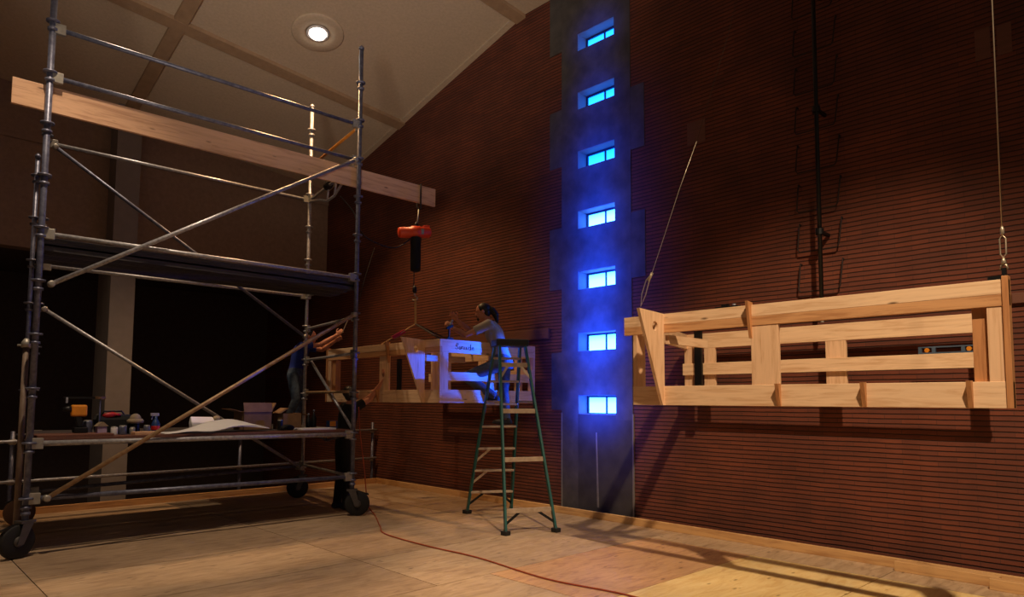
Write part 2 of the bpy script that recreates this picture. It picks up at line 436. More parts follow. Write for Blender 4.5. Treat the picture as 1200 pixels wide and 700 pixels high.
struct(MB().hexa([cpt(XW-0.1, 7.6, -0.03), cpt(XW, 7.6, -0.03), cpt(XW, YW, -0.03), cpt(XW-0.1, YW, -0.03), cpt(XW-0.1, 7.6, 0.05), cpt(XW, 7.6, 0.05), cpt(XW, YW, 0.05), cpt(XW-0.1, YW, 0.05)]), 'trim_%d' % n_, M['ceil'])
# recessed can light
cx, cy_ = 5.0, 9.72
cz = ceil_z(cx, cy_)
nrm = V((-0.1, -0.2446, -1)).normalized()
cl = thing('ceiling_light', 'lit round recessed downlight set in the sloping plaster ceiling', 'ceiling light', (cx, cy_, cz))
P(MB().lathe((cx, cy_, cz), [(0.40, -0.01), (0.40, 0.02), (0.385, 0.03), (0.20, 0.03), (0.18, 0.015), (0.18, 0.0)], nrm, 40), 'trim_ring', M['ceil'], cl, True)
P(MB().lathe(V((cx, cy_, cz)), [(0.175, 0.02), (0.175, 0.034), (0.13, 0.036), (0.128, 0.03)], nrm, 32), 'reflector', M['white'], cl, True)
P(MB().ell(V((cx, cy_, cz))+nrm*0.04, (0.125, 0, -0.0125), (0, 0.125, -0.03), nrm*0.012, 24, 8), 'lamp_lens', M['lamp'], cl, True)

# cable conduit and rungs on the brick wall
pc = thing('wall_pipe', 'thin dark vertical pipe running down the brick wall behind the right timber frame', 'pipe', (7.12, 2.88, 2.38))
P(MB().tube((7.12, 2.88, 2.38), (7.12, 2.88, 7.6), 0.021), 'pipe', M['black'], pc, True)
for z in (3.3, 4.6, 5.9, 7.1):
    P(MB().lathe((7.12, 2.88, z), [(0.04, -0.03), (0.04, 0.03)]).bar((7.12, 2.88, z), (XW, 2.88, z), 0.03, 0.03), 'pipe_clip', M['black'], pc)
P(MB().tube((7.12, 2.88, 2.36), (7.12, 2.88, 2.39), 0.016), 'pipe_end', M['cast'], pc)
ords = ['lowest', 'second lowest', 'third lowest', 'fourth from the bottom', 'fifth from the bottom', 'sixth from the bottom', 'seventh from the bottom', 'eighth from the bottom']
for k in range(8):
    z = 2.72+0.435*k; y0, y1 = 2.75, 3.19
    pts = [(XW+0.02, y0-0.01, z+0.30), (XW-0.04, y0-0.02, z+0.31), (XW-0.055, y0-0.02, z+0.26), (XW-0.055, y0+0.01, z+0.03), (XW-0.055, y0+0.03, z), (XW-0.055, y1-0.02, z), (XW-0.055, y1, z+0.03), (XW-0.055, y1-0.02, z+0.26), (XW-0.04, y1-0.02, z+0.31), (XW+0.02, y1-0.02, z+0.30)]
    solo(MB().path(pts, 0.008), 'wall_rung', M['rung'], '%s iron rung behind the pipe on the brick wall' % ords[k], 'rung', (XW-0.055, 2.97, z), 'iron wall rungs', True)

# ------------------------------------------------------------------ timber frames (balcony fronts) hung by the wall
def timber_frame(label, cat, xf, y_end, sgn, xb, near_splay, full_end):
    """u runs from the finned end along the wall"""
    Y = lambda u: y_end+sgn*u
    zb0, zb1, zt0, zt1 = 1.515, 1.685, 2.165, 2.335
    L = 2.91; T = 0.04
    root = thing('timber_frame', label, cat, ((xf+xb)/2, Y(L/2), zb0))
    def yb(m, x0, x1, u0, u1, z0, z1):
        a, b = sorted((Y(u0), Y(u1))); return m.box(x0, x1, a, b, z0, z1)
    P(yb(MB(), xf, xf+T, -0.10 if sgn < 0 else 0.0, L, zt0+0.075, zt1), 'top_rail', M['pineY'], root, bevel=0.003)
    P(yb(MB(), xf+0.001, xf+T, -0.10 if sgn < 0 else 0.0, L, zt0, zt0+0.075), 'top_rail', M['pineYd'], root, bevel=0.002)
    P(yb(MB(), xf, xf+T, 0.0, L, zb0, zb1), 'bottom_rail', M['pineY'], root, bevel=0.003)
    # posts of the front
    P(yb(MB(), xf+0.004, xf+T, 0.0, 0.045, zb1, zt0), 'post', M['pineZ'], root, bevel=0.002)
    P(yb(MB(), xf+0.006, xf+T-0.004, 1.17, 1.40, zb1, zt0), 'post', M['pineZ'], root, bevel=0.002)
    P(yb(MB(), xf+0.006, xf+T-0.004, L-0.125, L-0.036, zb1, zt0), 'post', M['pineZ'], root, bevel=0.002)
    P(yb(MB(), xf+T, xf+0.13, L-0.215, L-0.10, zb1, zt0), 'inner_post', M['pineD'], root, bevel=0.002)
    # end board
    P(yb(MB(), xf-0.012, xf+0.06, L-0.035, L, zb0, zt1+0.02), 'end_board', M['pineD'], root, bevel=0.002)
    # fins: the tall finned panel, the small one over the middle post, wedges on the bottom rail
    yf = Y(0.33)
    fin = MB(); th = 0.03
    segs = 20; hz, hr, hx = 2.215, 0.042, xf-0.14
    outer = [(xf-0.37, zt1+0.02), (xf+0.0, zt1), (xf+0.0, zb0), (xf-0.03, zb0)]
    # outline with round hole: bridge by quads
    def ray_out(ang):
        d = (math.cos(ang), math.sin(ang)); best = None
        for i in range(4):
            (x1, z1_), (x2, z2_) = outer[i], outer[(i+1) % 4]
            ex, ez = x2-x1, z2_-z1_; den = d[0]*ez-d[1]*ex
            if abs(den) < 1e-9: continue
            tt = ((x1-hx)*ez-(z1_-hz)*ex)/den; uu = ((x1-hx)*d[1]-(z1_-hz)*d[0])/den
            if tt > 0 and -1e-6 <= uu <= 1+1e-6 and (best is None or tt < best): best = tt
        return (hx+d[0]*best, hz+d[1]*best)
    angs = sorted(set([2*PI*k/segs for k in range(segs)]+[math.atan2(z_-hz, x_-hx) % (2*PI) for x_, z_ in outer]))
    rs = []
    for ya in (yf-th/2, yf+th/2):
        rs.append(([(hx+hr*math.cos(a), ya, hz+hr*math.sin(a)) for a in angs], [(ray_out(a)[0], ya, ray_out(a)[1]) for a in angs]))
    fin.rings([rs[0][0], rs[0][1], rs[1][1], rs[1][0]], closed=True)
    P(fin, 'fin_panel', M['pineZ'], root)
    ym = Y(1.17)
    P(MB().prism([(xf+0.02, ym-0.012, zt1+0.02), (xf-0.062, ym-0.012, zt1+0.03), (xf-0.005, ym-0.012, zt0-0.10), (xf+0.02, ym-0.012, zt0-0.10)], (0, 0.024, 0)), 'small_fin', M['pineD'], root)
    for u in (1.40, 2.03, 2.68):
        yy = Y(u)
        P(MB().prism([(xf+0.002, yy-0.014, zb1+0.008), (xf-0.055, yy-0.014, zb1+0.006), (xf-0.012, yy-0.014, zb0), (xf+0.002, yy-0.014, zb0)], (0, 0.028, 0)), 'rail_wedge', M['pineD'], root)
    # back frame
    uB0, uB1 = (-near_splay, L-0.46)
    P(yb(MB(), xb, xb+T, uB0, uB1, zt0, zt1), 'back_top_rail', M['pineY'], root, bevel=0.003)
    P(yb(MB(), xb, xb+T, uB0, uB1, zb0, zb0+0.06), 'back_bottom_rail', M['pineY'], root, bevel=0.003)
    P(yb(MB(), xb-T, xb, uB0-0.0, uB1, 1.855, 1.99), 'back_mid_rail', M['pineY'], root, bevel=0.003)
    for u0, u1 in ((1.02, 1.22), (0.26-near_splay, 0.40-near_splay), (-near_splay, -near_splay+0.11), (L-0.60, L-0.47)):
        P(yb(MB(), xb+0.003, xb+T-0.003, u0, u1, zb0+0.06, zt0), 'back_post', M['pineZ'], root, bevel=0.002)
    # end frame at the finned end (splayed), end frame at the plain end
    for z0, z1, nm in ((zt0, zt1, 'end_top_rail'), (zb0, zb1, 'end_bottom_rail')):
        P(MB().bar((xf+0.04, Y(0.02), (z0+z1)/2), (xb, Y(-near_splay+0.02), (z0+z1)/2), 0.04, z1-z0), nm, M['pineX'], root)
    P(MB().bar((xf+0.09, Y(0.02), zb1), (xf+0.09, Y(0.02), zt0), 0.10, 0.04, (0, 1, 0)), 'end_post', M['pineZ'], root)
    if full_end:
        P(MB().bar((xf+0.05, Y(0.03), 1.86), (xb, Y(-near_splay+0.03), 1.86), 0.035, 0.11), 'end_mid_rail', M['pineX'], root)
        P(MB().bar((xf+0.95, Y(0.05), zb1), (xf+0.95, Y(0.05), zt0), 0.12, 0.04, (0, 1, 0)), 'end_post', M['pineZ'], root)
        for x_ in (xf+0.38, xf+0.6):
            P(MB().bar((x_, Y(0.6), zb1-0.1), (x_, Y(0.6), zt0+0.1), 0.10, 0.04, (0, 1, 0)), 'inner_post', M['pineZ'], root)
    # short tie behind the fin
    P(yb(MB(), xf+T, xf+0.70, 0.33, 0.37, 2.065, 2.145), 'cross_tie', M['pineX'], root)
    # black slotted steel strut standing on the back frame
    sx, su = (xb-T-0.035, -0.44) if near_splay else (6.25, 2.12)
    st = yb(MB(), sx, sx+0.035, su, su+0.09, zb0+0.02, 2.36 if near_splay else 2.2)
    P(st, 'steel_strut', M['black'], root, label='black slotted steel strut')
    return root, Y
fr_r, YR = timber_frame('pale pine timber frame hung on cables against the brick wall right of the blue windows', 'timber frame', 5.25, 3.87, -1, 7.1, 0.62, False)
fr_l, YL = timber_frame('pine timber frame below the orange hoist with one end lit blue beside the ladder', 'timber frame', 5.40, 7.0, 1, 7.1, 0.0, True)
# pencil scribble on the near end of the left frame
sc_pts = []
letters = [  # cursive strokes, in (across, up) units
 [(0.0, .5), (.15, 1.0), (.32, .9), (.1, .55), (.3, .25), (.12, 0), (-.05, .15)],
 [(.45, .5), (.42, .05), (.55, .05), (.62, .5), (.62, .05), (.72, .5), (.86, .5), (.88, .05), (1.0, .1)],
 [(1.05, .5), (1.06, .08), (1.2, .08), (1.26, .5), (1.28, .05), (1.4, .1)],
 [(1.72, .45), (1.55, .5), (1.5, .1), (1.7, .05), (1.76, 1.0), (1.76, .05), (1.85, .1)],
 [(1.9, .25), (2.1, .3), (2.05, .5), (1.92, .4), (1.95, .08), (2.2, .12)]]
ink = MB()
for st_ in letters:
    ink.path([(5.66+a*0.145, 7.0-0.002-0.018, 2.215+b*0.075) for a, b in curve_pts([V((p[0], p[1], 0)) for p in st_], 4) for a, b in ((a, b),)] if False else [(5.66+q.x*0.145, 6.998-0.0, 2.215+q.y*0.075) for q in curve_pts([V((p[0], p[1], 0)) for p in st_], 4)], 0.0032, 5)
P(ink, 'pencil_writing', M['inkm'], fr_l, label='handwritten pencil marks')

# suspension cables of the right frame
c1 = thing('suspension_cable', 'taut pale steel cable with turnbuckle at the far right end of the right timber frame', 'cable', (5.25, 0.975, 2.335))
yq = 0.985
zt = 2.355
P(MB().tube((5.28, yq, 2.65), (5.28, yq-0.02, ceil_z(5.28, yq)-0.02), 0.0042), 'wire', M['wire'], c1, True)
P(MB().path([(5.28, yq-0.016, 2.50), (5.28, yq-0.016, 2.60), (5.28, yq, 2.625), (5.28, yq+0.016, 2.60), (5.28, yq+0.016, 2.50), (5.28, yq, 2.475)], 0.005, 6, True), 'turnbuckle', M['wire'], c1, True)
P(MB().lathe((5.28, yq, 2.622), [(0.004, 0), (0.012, 0.01), (0.012, 0.04), (0.005, 0.06)]), 'end_fitting', M['wire'], c1, True)
P(MB().lathe((5.28, yq, 2.43), [(0.005, 0), (0.016, 0.012), (0.005, 0.05)]), 'end_fitting', M['wire'], c1, True)
P(MB().path([(5.28, yq-0.02, 2.40), (5.28, yq-0.012, 2.43), (5.28, yq+0.012, 2.43), (5.28, yq+0.02, 2.40)], 0.007, 6), 'shackle', M['wire'], c1, True)
P(MB().box(5.255, 5.31, yq-0.005, yq+0.085, 2.338, 2.36).box(5.27, 5.29, yq-0.012, yq+0.012, 2.34, 2.41), 'bracket', M['black'], c1)
yt = 3.55
c2 = thing('suspension_cable', 'pale cable looped through the fin tip at the left end of the right timber frame', 'cable', (4.92, 3.55, 2.35))
P(MB().path([(4.92, 3.54, 2.375), (4.935, 3.50, 2.46), (4.95, 3.455, 2.62), (4.985, 3.33, 2.98), (5.02, 3.2, 3.36), (5.06, 3.05, 3.75)], 0.0022, 6), 'wire', M['wire'], c2, True)
P(MB().path([(4.92, 3.54, 2.37), (4.925, 3.49, 2.47), (4.94, 3.46, 2.60), (4.945, 3.43, 2.66), (4.935, 3.49, 2.60), (4.918, 3.525, 2.48)], 0.004, 6, True), 'loop', M['wire'], c2, True)
P(MB().tube((4.945, 3.475, 2.59), (4.955, 3.44, 2.66), 0.012), 'cable_clip', M['wire'], c2, True)
P(MB().path([(5.06, 3.05, 3.75), (5.15, 2.8, 4.6), (5.3, 2.4, 6.2), (5.4, 2.1, ceil_z(5.4, 2.1)-0.02)], 0.0012, 5), 'thin_wire', M['slingd'], c2, True)
br_ = thing('bracket', 'small black steel bracket lying on the front rail of the right timber frame', 'bracket', (5.27, 2.93, 2.335))
P(MB().box(5.252, 5.288, 2.80, 3.02, 2.336, 2.348), 'plate', M['black'], br_, bevel=0.002)
P(MB().tube((5.27, 2.85, 2.348), (5.27, 2.85, 2.362), 0.014), 'bolt', M['galv'], br_)
P(MB().box(5.255, 5.285, 2.90, 2.96, 2.348, 2.366), 'clamp', M['black'], br_)
# spirit level on the mid rail
lv = thing('spirit_level', 'blue grey aluminium spirit level lying on the middle rail of the right timber frame', 'spirit level', (7.08, 1.75, 1.992))
lm = MB()
lm.box(7.068, 7.092, 1.54, 2.0, 1.992, 2.004).box(7.068, 7.092, 1.54, 2.0, 2.046, 2.058)
for a, b in ((1.54, 1.57), (1.63, 1.66), (1.86, 1.89), (1.97, 2.0)): lm.box(7.068, 7.092, a, b, 2.004, 2.046)
P(lm, 'body', M['levelm'], lv)
for yv in (1.60, 1.93): P(MB().lathe((7.08, yv, 2.025), [(0.02, -0.012), (0.02, 0.012)], (1, 0, 0)), 'vial', M['yellow'], lv)

# ------------------------------------------------------------------ scaffold tower
FL, FR, BL, BR = (1.29, 8.25), (4.915, 8.25), (1.62, 10.3), (5.237, 10.3)
GL = (1.535, 10.32)
sc = thing('scaffold_tower', 'tall rolling steel scaffold tower with decks and diagonal braces', 'scaffold', (3.2, 9.25, 0))
ROS = 0.5415; Z0 = 0.565
def pole(xy, z0, z1, m, r=0.0275):
    p = P(MB().tube((xy[0], xy[1], z0), (xy[0], xy[1], z1), r, n=16), 'pole', m, sc, True)
    z = Z0
    while z < z1-0.02:
        ro = MB().lathe((xy[0], xy[1], z), [(r, -0.012), (0.064, -0.010), (0.064, 0.008), (r, 0.01)], n=16)
        P(ro, 'rosette', M['galvd'] if m is M['galvd'] else M['galv'], p, True)
        P(MB().lathe((xy[0], xy[1], z-0.09), [(r, -0.012), (0.047, -0.010), (0.047, 0.016), (r, 0.016)], n=16), 'collar', M['galvd'] if m is M['galvd'] else M['galv'], p, True)
        z += ROS
    P(MB().lathe((xy[0], xy[1], z1), [(r, 0), (r+0.008, 0.005), (r+0.008, 0.03), (0.012, 0.06)], n=16), 'spigot', m, p, True)
    return p
pole(FL, 0.34, 6.50, M['galvd'], 0.031); pole(FR, 0.34, 6.46, M['galvd'], 0.03)
pole(BL, 0.34, 4.95, M['galvd']); pole(BR, 0.34, 6.36, M['galv'])
pole(GL, 0.34, 4.58, M['galvd'], 0.026)
def member(name, a, za, b, zb, m, r=0.024, inset=0.05, heads=True):
    p0, p1 = V((a[0], a[1], za)), V((b[0], b[1], zb)); d = (p1-p0).normalized()
    o = P(MB().tube(p0+d*inset, p1-d*inset, r), name, m, sc, True)
    if heads:
        for p, s_ in ((p0, 1), (p1, -1)):
            q = p+d*s_*0.065
            P(MB().obox(q, d*0.050, V((0, 0, 1)).cross(d).normalized()*0.026, d.cross(V((0, 0, 1)).cross(d)).normalized()*0.055), 'ledger_head', M['cast'], o, bevel=0.006)
    return o
za = [Z0+ROS*k for k in range(12)]
member('ledger', FL, 5.37, FR, 5.37, M['galvd']); member('ledger', FL, 4.85, FR, 4.86, M['galvd'])
member('ledger', FL, 3.215, FR, 3.215, M['galv']); member('ledger', FL, 1.10, FR, 1.085, M['galv'], 0.027); member('ledger', FL, 0.56, FR, 0.52, M['galvd'], 0.026)
member('ledger', BL, 4.80, BR, 4.80, M['galv']); member('ledger', BL, 3.215, BR, 3.215, M['galv']); member('ledger', BL, 1.10, BR, 1.09, M['galvd']); member('ledger', BL, 0.40, BR, 0.50, M['galvd'])
for z in (5.36, 4.84, 3.215, 2.68, 2.18, 1.66, 1.09, 0.52):
    member('transom', FR, z, BR, z if z != 4.84 else 4.80, M['strapy'] if z == 5.36 else M['yel'] if z == 1.66 else M['galv'], 0.021)
for z in (3.215, 2.68, 1.09, 0.52):
    member('transom', FL, z, BL, z, M['galvd'], 0.021)
# short transom tie between rear tube and pole
for z in (2.18, 3.215, 4.3): member('tie', GL, z, (BL[0]+0.0, BL[1]), z, M['cast'], 0.018, 0.02, False)
def diag(a, za_, b, zb_, m, off):
    p0, p1 = V((a[0], a[1]+off, za_)), V((b[0], b[1]+off, zb_))
    o = P(MB().tube(p0, p1, 0.024), 'diagonal_brace', m, sc, True)
    for p in (p0, p1): P(MB().lathe(p-V((0, 0.02, 0)), [(0.0001+0.02, -0.02), (0.034, -0.015), (0.034, 0.05), (0.02, 0.055)], (0, 1, 0), 12), 'brace_head', M['cast'], o, True)
    return o
diag((FL[0]+0.10, FL[1]), 2.70, (FR[0]-0.09, FR[1]), 4.84, M['galv'], -0.055)
diag((FL[0]+0.16, FL[1]), 0.56, (FR[0]-0.06, FR[1]), 2.70, M['yel'], -0.055)
diag((BL[0]+0.08, BL[1]), 4.75, (BR[0]-0.05, BR[1]), 2.55, M['galvd'], -0.06)
diag((BL[0]+0.06, BL[1]), 2.66, (BR[0]-0.06, BR[1]), 0.47, M['galv'], -0.06)
for (z0, z1) in ((2.16, 1.14),):
    o = P(MB().tube((BR[0]+0.05, BR[1]-0.1, z0), (FR[0]+0.05, FR[1]+0.1, z1), 0.021), 'diagonal_brace', M['galv'], sc, True)
# small truss under the right end of the low deck
tb = MB(); ym = 9.27; xm = (FR[0]+BR[0])/2
tb.tube((FR[0]+0.03, 8.4, 1.08), (xm, ym, 0.95), 0.015).tube((BR[0]-0.03, 10.15, 1.08), (xm, ym, 0.95), 0.015).tube((xm, ym, 0.95), (xm, ym, 1.09), 0.015)
P(tb, 'transom_truss', M['galvd'], sc, True)
# upper right: folding bracket with two black couplers under the top rail
tb = MB(); tb.path([(BR[0]-0.02, BR[1]-0.10, 4.76), (5.17, 9.85, 4.70), (5.12, 9.5, 4.60), (5.07, 9.2, 4.60), (5.0, 8.75, 4.76), (4.95, 8.4, 4.80)], 0.02)
tb.tube((5.12, 9.5, 4.6), (5.11, 9.45, 4.82), 0.016).tube((5.07, 9.2, 4.6), (5.05, 9.1, 4.83), 0.016)
P(tb, 'bracket_truss', M['galv'], sc, True)
for q in ((5.10, 9.45, 4.82), (5.02, 8.95, 4.85), (4.99, 8.80, 4.86)):
    P(MB().lathe(q, [(0.055, -0.07), (0.062, -0.05), (0.062, 0.05), (0.055, 0.07)], (0.16, 1, 0), 12).box(q[0]-0.03, q[0]+0.03, q[1]-0.03, q[1]+0.03, q[2], q[2]+0.10), 'coupler', M['black'], sc)
# decks: ribbed steel planks high up, boards low down
for k in range(3):
    y0 = 8.29+0.275*k; m = MB(); xs0 = 1.33+0.05*k; xs1 = 4.90+0.05*k
    m.box(xs0, xs1, y0, y0+0.268, 3.10, 3.118)
    for q in (0.02, 0.09, 0.16, 0.222): m.box(xs0, xs1, y0+q, y0+q+0.025, 3.05, 3.10)
    m.box(xs0, xs1, y0, y0+0.012, 3.05, 3.19).box(xs0, xs1, y0+0.256, y0+0.268, 3.05, 3.16)
    P(m, 'deck_plank', M['deck'], sc)
for k in range(7):
    y0 = 8.29+0.285*k
    P(MB().box(1.30+0.05*k, 4.90+0.045*k, y0, y0+0.278, 1.115, 1.150), 'deck_board', M['deck'] if k else M['band'], sc, bevel=0.003)
for k in (7, 8):
    P(MB().box(3.7, 5.17, 8.29+0.285*k+(0.035), 8.29+0.285*k+0.278+0.035, 1.115, 1.150), 'deck_board', M['deck'], sc, bevel=0.003)
for x_ in (3.9, 4.95): P(MB().box(x_, x_+0.05, 9.9, 10.87, 1.04, 1.115), 'deck_bearer', M['galvd'], sc)
# casters
def caster(x, y, ang, wm):
    d = V((math.cos(ang), math.sin(ang), 0)); a = V((-d.y, d.x, 0)); w = V((x, y, 0.165))+d*0.07
    c = P(MB().obox(V((x, y, 0.345)), d*0.07, a*0.06, V((0, 0, 0.012))), 'caster', M['hub'], sc)
    P(MB().lathe(w, [(0.05, -0.035), (0.145, -0.035), (0.165, -0.022), (0.165, 0.022), (0.145, 0.035), (0.05, 0.035)], a, 32), 'wheel', wm, c, True)
    P(MB().lathe(w, [(0.048, -0.045), (0.05, -0.04), (0.05, 0.04), (0.048, 0.045)], a, 16), 'hub', M['hub'], c, True)
    f = MB()
    for s_ in (-1, 1):
        f.prism([V((x, y, 0.34))+a*s_*0.055-d*0.05, V((x, y, 0.34))+a*s_*0.055+d*0.05, w+a*s_*0.055+d*0.03-V((0, 0, 0.03)), w+a*s_*0.055-d*0.03-V((0, 0, 0.03))], a*0.008*s_)
    P(f, 'fork', M['hub'], c)
    P(MB().bar(V((x, y, 0.33))+d*0.06, V((x, y, 0.28))+d*0.22, 0.05, 0.02), 'brake_pedal', M['black'], c)
    P(MB().tube((x, y, 0.34), (x, y, 0.50), 0.022).lathe((x, y, 0.42), [(0.03, -0.02), (0.042, -0.015), (0.042, 0.015), (0.03, 0.02)]), 'jack_screw', M['galvd'], c, True)
caster(FL[0], FL[1], math.radians(205), M['rubber']); caster(FR[0], FR[1], math.radians(330), M['rubber'])
caster(BR[0], BR[1], math.radians(160), M['rubber']); caster(BL[0], BL[1], math.radians(170), M['wheelw'])
# brown short post strapped beside the left leg
ou = thing('tube_stub', 'rusty tan upright tube with a clamp on top beside the left front scaffold leg', 'tube', (1.235, 8.42, 0.0))
P(MB().tube((1.245, 8.42, 0.0), (1.245, 8.42, 2.06), 0.028), 'tube', M['tan'], ou, True)
P(MB().lathe((1.245, 8.42, 2.06), [(0.036, 0), (0.045, 0.0), (0.045, 0.05), (0.02, 0.09)]).tube((1.17, 8.42, 2.08), (1.32, 8.42, 2.08), 0.01), 'clamp', M['cast'], ou, True)
# guard rail beyond the platform edge
gr = thing('guard_rail', 'low tube guard rail with posts just beyond the far platform edge', 'guard rail', (3.0, 11.45, -0.95))
for x_, zt_ in ((-1.2, 1.12), (1.6, 1.1), (4.70, 0.90), (7.24, 1.12)):
    p = P(MB().tube((x_, 11.45, -0.95), (x_, 11.45, zt_), 0.026), 'post', M['galvd'], gr, True)
    for z in (0.42, 0.96): P(MB().lathe((x_, 11.45, z-0.02), [(0.03, -0.02), (0.045, -0.015), (0.045, 0.05), (0.03, 0.055)]), 'coupler', M['cast'], p, True)
P(MB().tube((-3.4, 11.40, 0.955), (7.30, 11.40, 0.975), 0.022), 'rail', M['galv'], gr, True)
P(MB().tube((-3.4, 11.40, 0.41), (7.30, 11.40, 0.445), 0.022), 'rail', M['galv'], gr, True)

# hoist beam, hoist, cable
solo(MB().box(0.985, 6.28, 8.295, 8.335, 4.495, 4.765), 'wooden_beam', M['plank'], 'long rough lumber beam lying on edge through the scaffold top and holding the hoist', 'beam', (3.6, 8.315, 4.495), bevel=0.004)
hx, hy = 5.92, 8.28
ho = thing('chain_hoist', 'orange electric chain hoist with black chain bag hanging from the wooden beam', 'hoist', (hx, hy, 3.95))
P(MB().path([(5.985, 8.27, 4.40), (5.985, 8.27, 4.775), (5.985, 8.36, 4.775), (5.985, 8.36, 4.44), (5.985, 8.315, 4.40)], 0.012, 8, True), 'beam_strap', M['slingd'], ho, True)
P(MB().path([(5.985, 8.315, 4.40), (5.96, 8.30, 4.25), (5.94, 8.29, 4.15)], 0.011), 'hook_chain', M['cast'], ho, True)
P(MB().lathe((hx, hy, 4.12), [(0.02, -0.02), (0.035, -0.01), (0.03, 0.03), (0.012, 0.07)]), 'top_hook', M['black'], ho, True)
hd = V((0.93, -0.36, 0.10)).normalized()
P(MB().lathe((hx, hy, 4.03), [(0.03, -0.27), (0.07, -0.265), (0.08, -0.24), (0.082, -0.08), (0.098, -0.07), (0.098, 0.05), (0.085, 0.06), (0.085, 0.19), (0.06, 0.22), (0.03, 0.225)], hd, 24), 'motor_body', M['orange'], ho, True)
P(MB().obox((hx+0.14, hy-0.05, 4.11), hd*0.05, hd.cross(V((0, 0, 1))).normalized()*0.05, (0, 0, 0.035)), 'control_box', M['orange'], ho, bevel=0.01)
P(MB().obox(V((hx, hy, 4.03))+V((0.03, -0.085, 0.0)), hd*0.04, hd.cross(V((0, 0, 1))).normalized()*0.02, (0, 0, 0.04)), 'plate', M['cast'], ho, bevel=0.006)
P(MB().lathe((hx-0.02, hy-0.02, 3.70), [(0.05, -0.26), (0.075, -0.245), (0.08, -0.1), (0.076, 0.1), (0.082, 0.24), (0.06, 0.25)]), 'chain_bag', M['blackc'], ho, True)
P(MB().tube((hx-0.02, hy-0.02, 3.93), (hx-0.02, hy-0.02, 3.98), 0.045), 'bag_clip', M['cast'], ho)
ch = MB()
for k in range(26):
    z = 3.96-k*0.029
    ch.path([(hx+0.035+(0.007 if k % 2 else 0)*math.cos(t), hy+0.09+(0 if k % 2 else 0.007)*math.cos(t), z+0.019*math.sin(t)) for t in [2*PI*j/8 for j in range(8)]], 0.0035, 5, True)
o = P(ch, 'load_chain', M['black'], ho)
P(MB().lathe((hx+0.03, hy+0.06, 3.19), [(0.012, -0.06), (0.032, -0.04), (0.032, 0.03), (0.012, 0.05)]), 'hook_block', M['black'], ho, True)
P(MB().path([(hx+0.03, hy+0.06, 3.14), (hx+0.03, hy+0.06, 3.10), (hx+0.07, hy+0.04, 3.06), (hx+0.05, hy+0.05, 3.02), (hx+0.0, hy+0.07, 3.03)], 0.012), 'hook', M['wire'], ho, True)
sl = thing('lifting_sling', 'tan webbing sling hanging from the hoist hook and spread to the left timber frame', 'sling', (5.95, 8.33, 2.335))
hk = V((5.96, 8.33, 3.05)); nd = V((5.955, 8.31, 2.67))
P(MB().bar(hk, nd, 0.03, 0.012, (0.7, 0.7, 0)), 'strap', M['slingm'], sl)
for e, m in (((5.42, 8.38, 2.34), M['slingm']), ((5.44, 7.05, 2.34), M['slingd']), ((7.10, 8.4, 2.34), M['slingd'])):
    P(MB().bar(nd, e, 0.03, 0.012), 'strap', m, sl)
P(MB().obox((5.69, 8.36, 2.50), V((0.10, -0.01, 0.055)), (0.01, 0.03, 0), (-0.012, 0, 0.022)), 'tag', M['red'], sl, label='red tag on the sling')
solo(MB().path(curve_pts([(hx-0.1, hy-0.03, 3.93), (5.55, 8.27, 3.74), (5.2, 8.26, 3.76), (4.96, 8.23, 3.86), (4.99, 8.5, 4.2), (5.06, 9.0, 4.55)]), 0.009, 6), 'hoist_cable', M['black'], 'thin black power cable drooping from the hoist to the scaffold leg', 'cable', (5.3, 8.26, 3.75), smooth=True)
# second thin rope from scaffold to the wall side
solo(MB().path(curve_pts([(4.95, 8.30, 2.6), (5.0, 8.32, 2.9), (5.15, 8.4, 3.3), (5.35, 8.5, 3.75)]), 0.004, 5), 'rope', M['slingd'], 'thin dark rope tied up from the front right scaffold leg', 'rope', (4.95, 8.3, 2.6), smooth=True)
# orange extension cord
solo(MB().path(curve_pts([(5.02, 8.30, 1.45), (5.04, 8.28, 1.1), (5.10, 8.25, 0.6), (5.13, 8.2, 0.15), (5.15, 8.05, 0.012), (4.75, 7.3, 0.010), (4.53, 6.845, 0.010), (4.49, 6.0, 0.010), (4.53, 5.22, 0.010), (4.44, 4.21, 0.010), (4.55, 3.43, 0.010), (4.5, 2.6, 0.010)]), 0.0075, 6), 'extension_cord', M['cord'], 'orange extension cord hanging from the scaffold and running over the plywood floor', 'cord', (4.5, 6, 0), smooth=True)

# ------------------------------------------------------------------ step ladder
B1, B2, R1, R2 = V((6.19, 7.37, 0)), V((6.72, 7.05, 0)), V((5.53, 5.89, 0)), V((6.11, 5.64, 0))
TZ = 2.29
T0 = V((6.13, 6.47, TZ)); rr = V((0.888, -0.46, 0)).normalized(); ss = V((0.46, 0.888, 0)).normalized()
TB1, TB2 = T0-rr*0.17+ss*0.10, T0+rr*0.17+ss*0.10
TR1, TR2 = T0-rr*0.17-ss*0.10, T0+rr*0.17-ss*0.10
ld = thing('step_ladder', 'green fiberglass step ladder with pale metal treads beside the blue lit frame', 'ladder', (6.13, 6.47, 0))
for a, b in ((B1, TB1), (B2, TB2)):
    s_ = P(MB().bar(a+V((0, 0, 0.02)), b, 0.028, 0.075, ss), 'side_rail', M['greenf'], ld, bevel=0.004)
    P(MB().box(a.x-0.045, a.x+0.045, a.y-0.05, a.y+0.05, 0, 0.05), 'foot', M['rubber'], s_, bevel=0.008)
for a, b in ((R1, TR1), (R2, TR2)):
    s_ = P(MB().bar(a+V((0, 0, 0.02)), b, 0.028, 0.060, ss), 'rear_rail', M['greenf'], ld, bevel=0.004)
    P(MB().box(a.x-0.04, a.x+0.04, a.y-0.045, a.y+0.045, 0, 0.05), 'foot', M['rubber'], s_, bevel=0.008)
